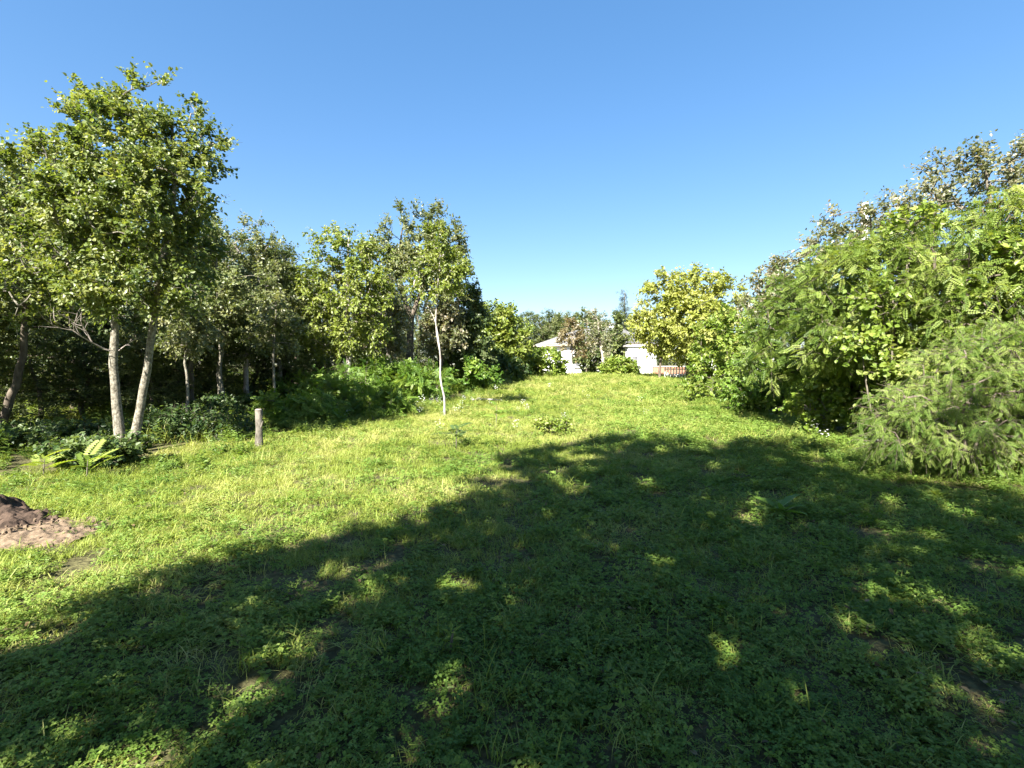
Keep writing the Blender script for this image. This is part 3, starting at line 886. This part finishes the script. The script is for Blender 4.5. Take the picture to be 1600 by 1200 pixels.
shrub('broadleaf_bush', 7.9, [(150, 742, 56, 20), (105, 752, 42, 14, -.2), (192, 736, 36, 18, .2)], M['nettle'], 'low broad-leaved bush at the foot of the twin-trunk tree', ncl=110, size=.085, tpl='broad', seed=61, sprig=.24, tintbias=.25)
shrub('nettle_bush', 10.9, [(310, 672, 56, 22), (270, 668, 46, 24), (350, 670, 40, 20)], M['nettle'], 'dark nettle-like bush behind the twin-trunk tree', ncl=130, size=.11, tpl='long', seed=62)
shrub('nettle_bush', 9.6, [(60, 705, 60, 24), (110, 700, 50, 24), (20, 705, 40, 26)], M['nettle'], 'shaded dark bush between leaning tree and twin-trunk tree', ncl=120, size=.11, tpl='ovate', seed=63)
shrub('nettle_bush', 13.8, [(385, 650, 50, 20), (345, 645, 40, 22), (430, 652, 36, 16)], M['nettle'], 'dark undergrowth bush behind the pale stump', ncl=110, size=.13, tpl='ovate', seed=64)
shrub('ferny_shrub', 14.6, [(560, 632, 50, 20), (605, 628, 35, 20), (520, 625, 40, 24)], M['fern'], 'bright ferny shrub at the foot of the lime-green tree', ncl=110, k=4, m=5, size=.3, tpl='pinnate', sprig=.3, seed=65, droop=.35)
shrub('ferny_shrub', 13.0, [(470, 648, 40, 20), (500, 645, 34, 22), (440, 640, 34, 22)], M['fern'], 'yellow-green ferny shrub right of the pale stump', ncl=80, k=4, m=5, size=.26, tpl='pinnate', sprig=.3, seed=66, droop=.35, tintbias=.15)
shrub('ferny_shrub', 18.5, [(625, 600, 40, 28), (590, 590, 40, 30), (660, 600, 36, 24)], M['fern'], 'ferny shrub around the foot of the dark forked trunk', ncl=110, k=4, m=5, size=.36, tpl='pinnate', sprig=.4, seed=67, droop=.35)
shrub('ferny_shrub', 17.0, [(515, 605, 40, 22), (560, 600, 30, 22), (478, 612, 34, 22)], M['fern'], 'tall ferny shrub behind the lime-green trunk', ncl=60, k=4, m=5, size=.26, tpl='pinnate', sprig=.5, seed=68, tintbias=.05, up=.6)
shrub('leafy_shrub', 23.0, [(710, 592, 36, 18), (740, 585, 34, 22), (680, 598, 30, 14)], M['fern'], 'green shrub behind the white-stemmed sapling', ncl=100, size=.2, tpl='ovate', sprig=.45, seed=69)
shrub('leafy_shrub', 29.0, [(765, 572, 26, 26), (790, 580, 28, 18), (750, 585, 26, 16)], M['nettle'], 'dark shrub below the yellow-green tree', ncl=100, size=.24, tpl='diamond', sprig=.5, seed=70)
shrub('leafy_shrub', 33.0, [(825, 572, 30, 20), (855, 568, 24, 20), (800, 580, 26, 15), (875, 575, 14, 14)], M['vine'], 'bright green shrub hiding the foot of the white house', ncl=130, size=.26, tpl='diamond', sprig=.5, seed=71)
shrub('leafy_shrub', 36.0, [(970, 575, 20, 15), (985, 580, 10, 10), (955, 580, 16, 10)], M['vine'], 'bright yellow-green shrub before the annex', ncl=90, size=.26, tpl='diamond', sprig=.5, seed=72)
shrub('leafy_shrub', 46.0, [(945, 570, 40, 22), (905, 560, 12, 20), (965, 548, 20, 24), (975, 568, 12, 16), (955, 525, 18, 18)], M['nettle'], 'dark green shrub behind the two small russet trees', ncl=190, size=.28, tpl='diamond', sprig=.55, seed=73)
shrub('golden_bush', 18.5, [(1135, 540, 55, 42), (1165, 510, 45, 36), (1110, 590, 40, 34), (1160, 590, 50, 40)], M['vine'], 'tall yellow-green bush beside the walnut tree', ncl=210, size=.15, tpl='ovate', sprig=.45, seed=74, tintbias=-.05)
shrub('leafy_bush', 14.8, [(1190, 590, 46, 40), (1225, 610, 46, 32), (1165, 620, 36, 22)], M['fern'], 'fresh green bush between the golden bush and the locust trees', ncl=140, size=.13, tpl='ovate', sprig=.4, seed=75, tintbias=.1)
shrub('vine_bush', 10.6, [(1320, 600, 50, 40), (1360, 560, 50, 44), (1290, 640, 46, 30), (1350, 640, 60, 32)], M['vine'], 'vine-covered bush with pale green leaves below the locust trees', ncl=200, size=.11, tpl='broad', sprig=.35, seed=76, tintbias=-.08)
shrub('vine_bush', 8.4, [(1470, 560, 60, 50), (1420, 600, 50, 40), (1530, 540, 50, 40)], M['locust'], 'leafy vine tangle between the weeping shrub and the locust trees', ncl=170, size=.10, tpl='broad', sprig=.33, seed=77, tintbias=.15)
shrub('leafy_bush', 6.6, [(1590, 730, 40, 34), (1630, 690, 50, 50), (1560, 745, 30, 22)], M['vine'], 'broad-leaved green bush at the foot of the weeping shrub', ncl=80, size=.10, tpl='broad', sprig=.25, seed=78)
shrub('climbing_vine', 7.7, [(1585, 395, 50, 30), (1640, 430, 50, 50), (1560, 470, 40, 24), (1590, 560, 40, 30, -.4)], M['vine'], 'bright yellow-green vine climbing over the locust tree above the weeping shrub', ncl=80, k=4, m=6, size=.10, tpl='broad', sprig=.35, cat='vine', seed=83)
shrub('climbing_vine', 8.9, [(1430, 350, 40, 16), (1380, 470, 40, 20, -.3), (1345, 535, 36, 18, -.3)], M['vine'], 'bright green vine trailing over the locust tree beside the utility pole', ncl=60, k=4, m=6, size=.10, tpl='broad', sprig=.35, cat='vine', seed=84)
# weeping feathery shrub
D = 6.6
L_ = lob(D, (1530, 585, 80, 50), (1440, 640, 60, 45), (1600, 550, 70, 40), (1500, 660, 90, 50), (1400, 670, 45, 30), (1600, 640, 70, 60))
g = onground(1520, D)
make_tree('weeping_shrub', g, [([tuple(g - Vector((0, 0, .05))), (g.x + dx * .5, g.y, g.z + .7), (g.x + dx, g.y - .1, g.z + 1.25)], .03, .01) for dx in (-.6, -.2, .25, .6)],
          L_, M['feather'], M['bark'], ncl=340, k=6, m=6, size=.13, tpl='spray', sprig=.36, seed=79, droop=.7, up=-.05, branch_from=.3, jit=.35,
          label='weeping feathery olive-green shrub at the right lawn edge', cat='shrub', crown_name='foliage', trunk_name='stems')

# ------------------------------------------------------------------ shade trees behind the photographer
SL = 'tall broad tree behind the viewpoint casting the lawn shadow'
SG = 'shade trees behind the viewpoint'
def shade_proto(x, y, Ht, rw, seed):
    lobes = []
    for i in range(13):
        f = .31 + .64 * (i + .5) / 13
        a = i * 2.4
        w_ = rw * (1 - .35 * max(0, f - .8) / .2)
        lobes.append((x + math.cos(a) * w_ * .5, y + math.sin(a) * w_ * .5, Ht * f, w_ * .55, w_ * .55, Ht * .07))
    lobes += [(x - 1.5, y + .1, 4.1, .75, .75, .7), (x - 1.7, y + .1, 5.3, .7, .7, .7), (x - 1.2, y, 3.2, .7, .7, .5)]
    return make_tree('shade_tree', (x, y, H(x, y)), [([(x, y, -.1), (x + .1, y, Ht * .3), (x, y + .1, Ht * .6), (x, y, Ht * .95)], .2, .03)], lobes, M['wood'], M['bark'],
                     ncl=500, k=6, m=9, size=.16, tpl='diamond', sprig=.5, seed=seed, label=SL, group=SG)
t0 = shade_proto(-2.75, -2.6, 11.9, 1.9, 91)
copy_thing(t0, (-.75, -3.1, 0), 2.0, (.92, .92, 1.06))
copy_thing(t0, (2.6, -3.2, 0), 4.0, (1.1, 1.1, .76))
copy_thing(t0, (6.4, -2.6, 0), 1.0, (1.15, 1.15, .52))

# ------------------------------------------------------------------ lawn: tufts scattered over the ground
LE_y, LE_x = [-12, 2, 5, 6.2, 6.8, 8, 9, 13.6, 20, 34, 60], [-9, -9, -8.5, -7.4, -5.7, -5.1, -4.8, -4.3, -1.6, 3.2, 5]
RE_y, RE_x = [-12, 3, 5, 6.2, 9, 13, 23, 34, 60], [7, 6.2, 5.7, 5.3, 6.3, 7.2, 9.0, 11.0, 13]


def lawn(x, y):
    """1 inside the lawn, 0 in the undergrowth, metres of soft edge"""
    wob = (vnoise(x, y, .8) - .5) * 1.2
    d = np.minimum(x - np.interp(y, LE_y, LE_x), np.interp(y, RE_y, RE_x) - x) + wob
    return d


def bare_spots(x, y):
    a = ((x + 4.8) / 1.1) ** 2 + ((y - 4.35) / .55) ** 2
    a2 = ((x + 5.9) / 1.2) ** 2 + ((y - 4.75) / .6) ** 2
    c = ((x - 2.35) / .5) ** 2 + ((y - 1.95) / .45) ** 2
    c2 = ((x - 5.0) / .9) ** 2 + ((y - 4.0) / .35) ** 2
    n = vnoise(x, y, 3.0) * .8
    wp = (vnoise(x + 7, y, .9) * .65 + vnoise(x, y + 3, 3.2) * .35 < .27) & (y < 9)
    wp &= np.random.default_rng(5).random(np.shape(x)) < .3
    return wp | (a + n < 1.25) | (a2 < 1) | (c + n < 1.1) | (c2 + n < 1.0)


SRC = bpy.data.collections.new('ground_cover_sources')


def src(name, mb, mat):
    me = quads_mesh(name, np.concatenate(mb.v), np.concatenate(mb.f), mat, np.concatenate(mb.t))
    o = bpy.data.objects.new(name, me); SRC.objects.link(o); return o


def blades(mb, n, rad, lo, hi, wd, lean, R, tb=.5):
    for i in range(n):
        a, r = R.random() * 6.28, rad * math.sqrt(R.random())
        p = np.array((math.cos(a) * r, math.sin(a) * r, -.01))
        L = R.uniform(lo, hi); th = R.random() * 6.28
        d = np.array((math.cos(th), math.sin(th), 0)); s = np.array((-d[1], d[0], 0)) * wd * R.uniform(.6, 1.3)
        le = lean * R.uniform(.3, 1.4)
        pts = []
        for f in (0, .4, .75, 1):
            ang = le * f
            pts.append(p + d * L * f * math.sin(ang) + np.array((0, 0, L * f * math.cos(ang) * (1 - .1 * f))))
        ws = (1, .9, .6, .06)
        V = []
        for q, w_ in zip(pts, ws): V += [q - s * w_, q + s * w_]
        mb.add(V, [(0, 1, 3, 2), (2, 3, 5, 4), (4, 5, 7, 6)], np.clip(tb + R.normal(0, .22), 0, 1))


def clovers(mb, n, rad, lo, hi, sz, R):
    for i in range(n):
        a, r = R.random() * 6.28, rad * math.sqrt(R.random())
        p = np.array((math.cos(a) * r, math.sin(a) * r, R.uniform(lo, hi)))
        nr = unit(np.array((R.normal(0, .35), R.normal(0, .35), 1.0)))
        x = unit(np.cross(nr, (math.cos(a), math.sin(a), .1))); y = np.cross(nr, x)
        s = sz * R.uniform(.6, 1.3); t = np.clip(.5 + R.normal(0, .22), 0, 1); o = R.random() * 6.28
        for k in range(3):
            an = o + k * 2.094
            d = x * math.cos(an) + y * math.sin(an); e = -x * math.sin(an) + y * math.cos(an)
            V = [p, p + d * s * .55 - e * s * .36 + nr * s * .08, p + d * s * .95 - e * s * .26, p + d * s * .86, p + d * s * .95 + e * s * .26, p + d * s * .55 + e * s * .36 + nr * s * .08]
            mb.add(V, [(0, 1, 2, 3), (0, 3, 4, 5)], t)


def sprouts(mb, n, rad, hi, lf, R, tpl='ovate', per=9):
    P, Dd, Nn, S_ = [], [], [], []
    for i in range(n):
        a, r = R.random() * 6.28, rad * math.sqrt(R.random())
        b0 = np.array((math.cos(a) * r, math.sin(a) * r, 0)); h_ = hi * R.uniform(.4, 1.1)
        ln = np.array((R.normal(0, .25), R.normal(0, .25), 1.0))
        for k in range(per):
            f = (k + .7) / per; th = k * 2.4 + R.random()
            P.append(b0 + ln * h_ * f); Dd.append((math.cos(th), math.sin(th), R.uniform(-.2, .4))); Nn.append((R.normal(0, .3), R.normal(0, .3), 1)); S_.append(lf * R.uniform(.6, 1.2) * (1.15 - .5 * f))
    V, F, li = leaves(np.array(P), np.array(Dd), np.array(Nn), np.array(S_), tpl)
    mb.add(V, F, np.clip(.5 + R.normal(0, .2, len(P)), 0, 1)[li])


R = np.random.default_rng(77)
for i in range(4):
    mb = MB(); blades(mb, 66, .13, .05, .14, .0026, 1.4, R, .55); src('cover_%02d_grass' % i, mb, M['grass'])
for i in range(4, 7):
    mb = MB(); clovers(mb, 72, .14, .010, .05 + .025 * (i - 4), .0145 + .002 * (i - 4), R); src('cover_%02d_clover' % i, mb, M['clover'])
mb = MB(); blades(mb, 18, .10, .12, .24, .0036, 1.7, R, .45); src('cover_07_long_grass', mb, M['grass'])
mb = MB(); sprouts(mb, 7, .13, .09, .040, R, 'ovate', 7); src('cover_08_weed', mb, M['weed'])
mb = MB(); sprouts(mb, 5, .11, .12, .055, R, 'long', 9); src('cover_09_weed', mb, M['weed'])
mb = MB(); blades(mb, 22, .12, .05, .15, .0026, 1.35, R, 1.0); src('cover_10_straw', mb, M['grass'])
mb = MB(); sprouts(mb, 9, .28, .42, .13, R, 'ovate', 11); src('cover_11_tall_weed', mb, M['weed'])
mb = MB(); sprouts(mb, 8, .28, .55, .12, R, 'long', 13); src('cover_12_tall_weed', mb, M['weed'])
mb = MB(); sprouts(mb, 5, .25, .40, .30, R, 'pinnate', 5); src('cover_13_fern_weed', mb, M['weed'])
mb = MB(); blades(mb, 60, .25, .25, .60, .004, 1.1, R, .55); src('cover_14_tall_grass', mb, M['grass'])
# daisy heads
mb = MB(); 
for i in range(9):
    a, r = R.random() * 6.28, .16 * math.sqrt(R.random()); hgt = R.uniform(.25, .55)
    p = np.array((math.cos(a) * r, math.sin(a) * r, hgt))
    for k in range(8):
        an = k * .785; d = np.array((math.cos(an), math.sin(an), .15)); e = np.array((-d[1], d[0], 0))
        mb.add([p, p + d * .014 - e * .005, p + d * .024, p + d * .014 + e * .005], [(0, 1, 2, 3)])
src('cover_15_daisy', mb, M['petal'])

mb = MB()
for i in range(7):
    a, r = R.random() * 6.28, .2 * math.sqrt(R.random())
    V_, F_, l_ = leaves(np.array([[math.cos(a) * r, math.sin(a) * r, R.uniform(.02, .06)]]), R.normal(0, 1, (1, 3)) * (1, 1, .2), np.array([[R.normal(0, .3), R.normal(0, .3), 1.0]]), np.array([R.uniform(.018, .04)]), 'ovate')
    mb.add(V_, F_, R.random())
src('cover_16_litter', mb, M['litter'])
gnt = bpy.data.node_groups.new('scatter_cover', 'GeometryNodeTree')
gnt.interface.new_socket('Geometry', in_out='INPUT', socket_type='NodeSocketGeometry')
gnt.interface.new_socket('Geometry', in_out='OUTPUT', socket_type='NodeSocketGeometry')
gi, go = gnt.nodes.new('NodeGroupInput'), gnt.nodes.new('NodeGroupOutput')
iop = gnt.nodes.new('GeometryNodeInstanceOnPoints'); ci = gnt.nodes.new('GeometryNodeCollectionInfo')
ci.inputs['Collection'].default_value = SRC; ci.inputs['Separate Children'].default_value = True; ci.inputs['Reset Children'].default_value = True
def named(n, ty):
    q = gnt.nodes.new('GeometryNodeInputNamedAttribute'); q.data_type = ty; q.inputs['Name'].default_value = n; return q
e2r = gnt.nodes.new('FunctionNodeEulerToRotation')
gl = gnt.links
gl.new(gi.outputs[0], iop.inputs['Points']); gl.new(ci.outputs[0], iop.inputs['Instance'])
iop.inputs['Pick Instance'].default_value = True
gl.new(named('pick', 'INT').outputs[0], iop.inputs['Instance Index'])
gl.new(named('rot', 'FLOAT_VECTOR').outputs[0], e2r.inputs[0]); gl.new(e2r.outputs[0], iop.inputs['Rotation'])
gl.new(named('scl', 'FLOAT_VECTOR').outputs[0], iop.inputs['Scale'])
gl.new(iop.outputs[0], go.inputs[0])


def scatter(name, x, y, pick, sc, label, cat, itint, tilt=.15, zs=1.0):
    n = len(x)
    me = bpy.data.meshes.new(name); me.vertices.add(n)
    me.vertices.foreach_set('co', np.stack([x, y, height(x, y)], 1).astype(np.float32).ravel())
    a = me.attributes.new('pick', 'INT', 'POINT'); a.data.foreach_set('value', pick.astype(np.int32))
    a = me.attributes.new('rot', 'FLOAT_VECTOR', 'POINT')
    a.data.foreach_set('vector', np.stack([rng.normal(0, tilt, n), rng.normal(0, tilt, n), rng.random(n) * 6.28], 1).astype(np.float32).ravel())
    a = me.attributes.new('scl', 'FLOAT_VECTOR', 'POINT'); a.data.foreach_set('vector', np.stack([sc, sc, sc * zs], 1).astype(np.float32).ravel())
    a = me.attributes.new('itint', 'FLOAT', 'POINT'); a.data.foreach_set('value', np.clip(itint, 0, 1).astype(np.float32))
    o = link(name, me); md = o.modifiers.new('scatter', 'NODES'); md.node_group = gnt
    return tag(o, label, cat, kind='stuff')


def cloud(x0, x1, y0, y1, dens):
    n = int((x1 - x0) * (y1 - y0) * dens)
    return rng.uniform(x0, x1, n), rng.uniform(y0, y1, n)


xs, ys, ps, ss = [], [], [], []
for (x0, x1, y0, y1, dens, sc0) in ((-6, 6, .9, 4.5, 130, .85), (-9, 7, 4.5, 9, 85, 1.0), (-8, 9, 9, 17, 45, 1.35), (-6, 12, 17, 42, 20, 2.0), (-9, 8, -8, .9, 12, 1.5)):
    x, y = cloud(x0, x1, y0, y1, dens)
    d = lawn(x, y); n1 = vnoise(x, y, .55); n2 = vnoise(x + 31, y, 1.6)
    keep = (d > np.where(y < 10, -1.8, -.6)) & ~bare_spots(x, y) & (rng.random(len(x)) < .82 + .5 * (n2 - .5))
    x, y, n1, n2 = x[keep], y[keep], n1[keep], n2[keep]
    # grass on the left, clover towards the middle and right
    pc = np.clip(.58 + .17 * x + 1.0 * (n1 - .5) - .085 * (y - 5), .08, .82)
    u_ = rng.random(len(x))
    p = np.where(u_ < pc, rng.integers(4, 7, len(x)), rng.integers(0, 4, len(x)))
    v_ = rng.random(len(x))
    p = np.where(v_ < .02 + .10 * (n2 > .68), 7, p)
    p = np.where((v_ > .84), rng.integers(8, 10, len(x)), p)
    p = np.where((v_ > .76) & (v_ < .80 + .12 * (n2 < .35)), 10, p)
    xs.append(x); ys.append(y); ps.append(p); ss.append(sc0 * rng.uniform(.7, 1.3, len(x)))
# thin straw and starved tufts on the bare spots
x = np.concatenate([rng.normal(2.35, .4, 36), rng.normal(5.0, .7, 30), rng.normal(-4.6, .6, 26)]); y = np.concatenate([rng.normal(1.95, .35, 36), rng.normal(4.0, .3, 30), rng.normal(4.3, .25, 26)])
xs.append(x); ys.append(y); ps.append(rng.choice([10, 10, 0, 1, 5], len(x))); ss.append(rng.uniform(.3, .65, len(x)))
x, y, p, s_ = map(np.concatenate, (xs, ys, ps, ss))
it = .5 + .7 * (vnoise(x, y, .7) - .5) + .6 * (vnoise(x, y, 2.5) - .5) + .012 * (y - 8)
scatter('lawn_grass', x, y, p, s_, 'short rough grass and clover covering the clearing', 'grass', it)

# undergrowth on both sides
xs, ys, ps, ss = [], [], [], []
for (x0, x1, y0, y1, dens, sc0) in ((-16, -3, 5.5, 16, 7, 1.0), (-26, 3, 16, 34, 2.6, 1.5), (4.5, 13, 3.5, 16, 8, .85), (6, 20, 16, 36, 2.6, 1.4), (-1, 8, 34, 44, 2, 1.3)):
    x, y = cloud(x0, x1, y0, y1, dens)
    d = lawn(x, y)
    keep = (d < -.1) & ~bare_spots(x, y)
    x, y, d = x[keep], y[keep], d[keep]
    p = rng.choice([11, 12, 13, 14, 14], len(x))
    s = sc0 * rng.uniform(.6, 1.2, len(x)) * np.clip(.4 - .3 * d, .32, 1.1)
    s = np.where((x < -5.3) & (x > -9.5) & (y < 9.6), s * .5, s)
    xs.append(x); ys.append(y); ps.append(p); ss.append(s)
# a few stray weeds inside the lawn and at its border
x, y = cloud(-6, 9, 7, 30, 3.2); d = lawn(x, y); keep = (d > -.2) & (d < .5 + 2.2 * vnoise(x, y, .5))
xs.append(x[keep]); ys.append(y[keep]); ps.append(rng.choice([11, 12, 14], keep.sum())); ss.append(rng.uniform(.3, .75, keep.sum()))
x, y, p, s_ = map(np.concatenate, (xs, ys, ps, ss))
scatter('undergrowth', x, y, p, s_, 'tangled weeds and tall grass under the trees beside the lawn', 'undergrowth', .45 + .8 * (vnoise(x, y, .6) - .5))
# daisies
x = np.concatenate([rng.normal(-2.6, 1.0, 50), rng.normal(7.0, .5, 10), rng.normal(6.2, .3, 6), rng.uniform(-2, 5, 26)])
y = np.concatenate([rng.normal(16.8, 1.6, 50), rng.normal(10.5, 1.2, 10), rng.normal(7.6, .4, 6), rng.uniform(10, 24, 26)])
scatter('white_daisies', x, y, np.full(len(x), 15), rng.uniform(.5, .95, len(x)), 'small white daisies among the weeds at the lawn edge', 'wildflowers', np.full(len(x), .5), zs=.8)

x, y = cloud(-5, 6, 1, 12, 2.2)
x = np.concatenate([x, rng.normal(2.35, .35, 40), rng.normal(5.0, .6, 30)]); y = np.concatenate([y, rng.normal(1.95, .3, 40), rng.normal(4.0, .25, 30)])
scatter('leaf_litter', x, y, np.full(len(x), 16), rng.uniform(.6, 1.1, len(x)), 'dry brown fallen leaves scattered through the lawn', 'leaf litter', np.full(len(x), .5))

# ------------------------------------------------------------------ single plants and small things
D = 9.25
g = onground(403, D)
st = empty('pale_stump', g, 'short pale weathered stump with peeling bark at the lawn edge', 'stump')
zt = at(403, 640, D).z - g.z
mb = MB(); mb.tube([(0, 0, -.08), (0, 0, .1), (.01, 0, zt * .5), (0, 0, zt), (0, 0, zt + .005)], [.085, .07, .06, .064, .02], 16, lump=.34); mb.build('stem', M['stump'], st, True)
mb = MB(); mb.tube([(0, 0, zt + .004), (0, 0, zt + .012), (0, 0, zt + .014)], [.055, .045, .002], 14); mb.build('cut_face', M['dead'], st)
mb = MB(); mb.tube([(.05, -.02, zt * .55), (.08, -.04, zt * .62), (.11, -.05, zt * .72)], [.022, .016, .010], 7); mb.build('branch_stub', M['stump'], st, True)

leafm = {'big': M['fern'], 'yellow': M['vine'], 'dark': M['nettle']}


def frond_plant(name, px, D, n, L, hgt, mat, label, tpl='pinnate', up=.6, scl=(1, 1)):
    g = onground(px, D)
    r = empty(name, g, label, 'plant')
    mb = MB(); mb.tube([(0, 0, -.03), (.01, 0, hgt * .5), (.02, .01, hgt)], [.010, .008, .004], 6); mb.build('stem', M['twig'], r)
    for i in range(n):
        a = i * 2.4 + rng.random() * .5; f = .35 + .65 * i / max(n - 1, 1)
        d = np.array([[math.cos(a), math.sin(a), up * rng.uniform(.5, 1.1)]])
        V, F, li = leaves(np.array([[0.01 * f, 0, hgt * f]]), d, np.array([[rng.normal(0, .2), rng.normal(0, .2), 1.0]]), np.array([L * rng.uniform(.75, 1.1)]), tpl)
        link('frond' if 'pinnate' in tpl else 'leaf', quads_mesh('leaf', V, F, mat, np.clip(.5 + rng.normal(0, .15), 0, 1) * np.ones(len(F))), r)
    return r


TPL['tree_of_heaven'] = T_pinnate(8, .055, .26, .3)
TPL['dock'] = (np.array([(0, 0, 0), (-.16, .3, .05), (-.2, .6, .06), (-.1, .9, -.02), (0, 1.05, -.12), (.1, .9, -.02), (.2, .6, .06), (.16, .3, .05), (0, .3, -.0), (0, .62, .0), (0, .9, -.06)]),
               np.array([(0, 8, 1, 1)[:4], (8, 9, 2, 1), (9, 10, 3, 2), (10, 4, 3, 3)[:4], (0, 7, 8, 8), (7, 6, 9, 8), (6, 5, 10, 9), (5, 4, 10, 10)]))
# replace degenerate corner faces with thin real quads
dv, df = TPL['dock']
dv = np.vstack([dv, [(-.05, .02, 0), (.05, .02, 0), (-.03, 1.0, -.09), (.03, 1.0, -.09)]])
TPL['dock'] = (dv, np.array([(0, 8, 1, 11), (8, 9, 2, 1), (9, 10, 3, 2), (10, 4, 13, 3), (0, 12, 7, 8), (7, 6, 9, 8), (6, 5, 10, 9), (5, 14, 4, 10)]))

frond_plant('feathery_seedling', 712, 8.9, 9, .42, .38, M['nettle'], 'dark seedling with long feathery leaves alone in the sunlit grass', 'pinnate' if False else 'tree_of_heaven', up=.55)
frond_plant('feathery_seedling', 775, 12.3, 7, .34, .55, M['fern'], 'thin upright seedling with feathery leaves in the middle of the lawn', 'tree_of_heaven', up=.7)
frond_plant('feathery_seedling', 62, 7.2, 6, .50, .28, M['vine'], 'yellow-green feathery seedling left of the low broad-leaved bush', 'tree_of_heaven', up=.8)
frond_plant('feathery_seedling', 130, 7.0, 7, .46, .30, M['vine'], 'yellow-green feathery seedling against the low broad-leaved bush', 'tree_of_heaven', up=.9)
frond_plant('dock_plant', 1222, 4.95, 9, .30, .10, M['fern'], 'broad-leaved dock plant lying in the shaded grass', 'dock', up=.45)
frond_plant('dock_plant', 1470, 5.6, 7, .20, .08, M['vine'], 'broad-leaved dock plant near the weeping shrub', 'dock', up=.6)
frond_plant('leafy_weed', 700, 2.55, 12, .085, .12, M['vine'], 'bright green narrow-leaved weed in the shaded clover', 'lance', up=.5)
frond_plant('leafy_weed', 1365, 2.75, 8, .06, .05, M['vine'], 'small light green broad-leaved weed in the shaded grass at right', 'broad', up=.5)
shrub('weed_clump', 10.6, [(862, 684, 26, 8), (840, 688, 18, 6), (885, 686, 18, 6)], M['vine'], 'low weed clump in the lawn at the tip of the shadow', ncl=30, k=4, m=6, size=.075, tpl='ovate', sprig=.18, cat='plant', seed=81)
shrub('mullein_weed', 13.2, [(577, 640, 5, 22), (577, 655, 8, 10)], M['vine'], 'single upright spike-shaped weed beside the ferny shrub', ncl=16, k=4, m=6, size=.08, tpl='long', sprig=.1, cat='plant', seed=82)
# grey stick lying in the grass
g = onground(760, 18.2)
mb = MB(); mb.tube([(-.55, 0, .14), (-.2, .05, .16), (.2, .02, .15), (.6, -.04, .13)], [.03, .035, .032, .02], 7, lump=.2)
o = mb.build('fallen_branch', M['dead'], None, True); o.location = g
tag(o, 'grey fallen branch lying in the grass behind the white-stemmed sapling', 'branch')
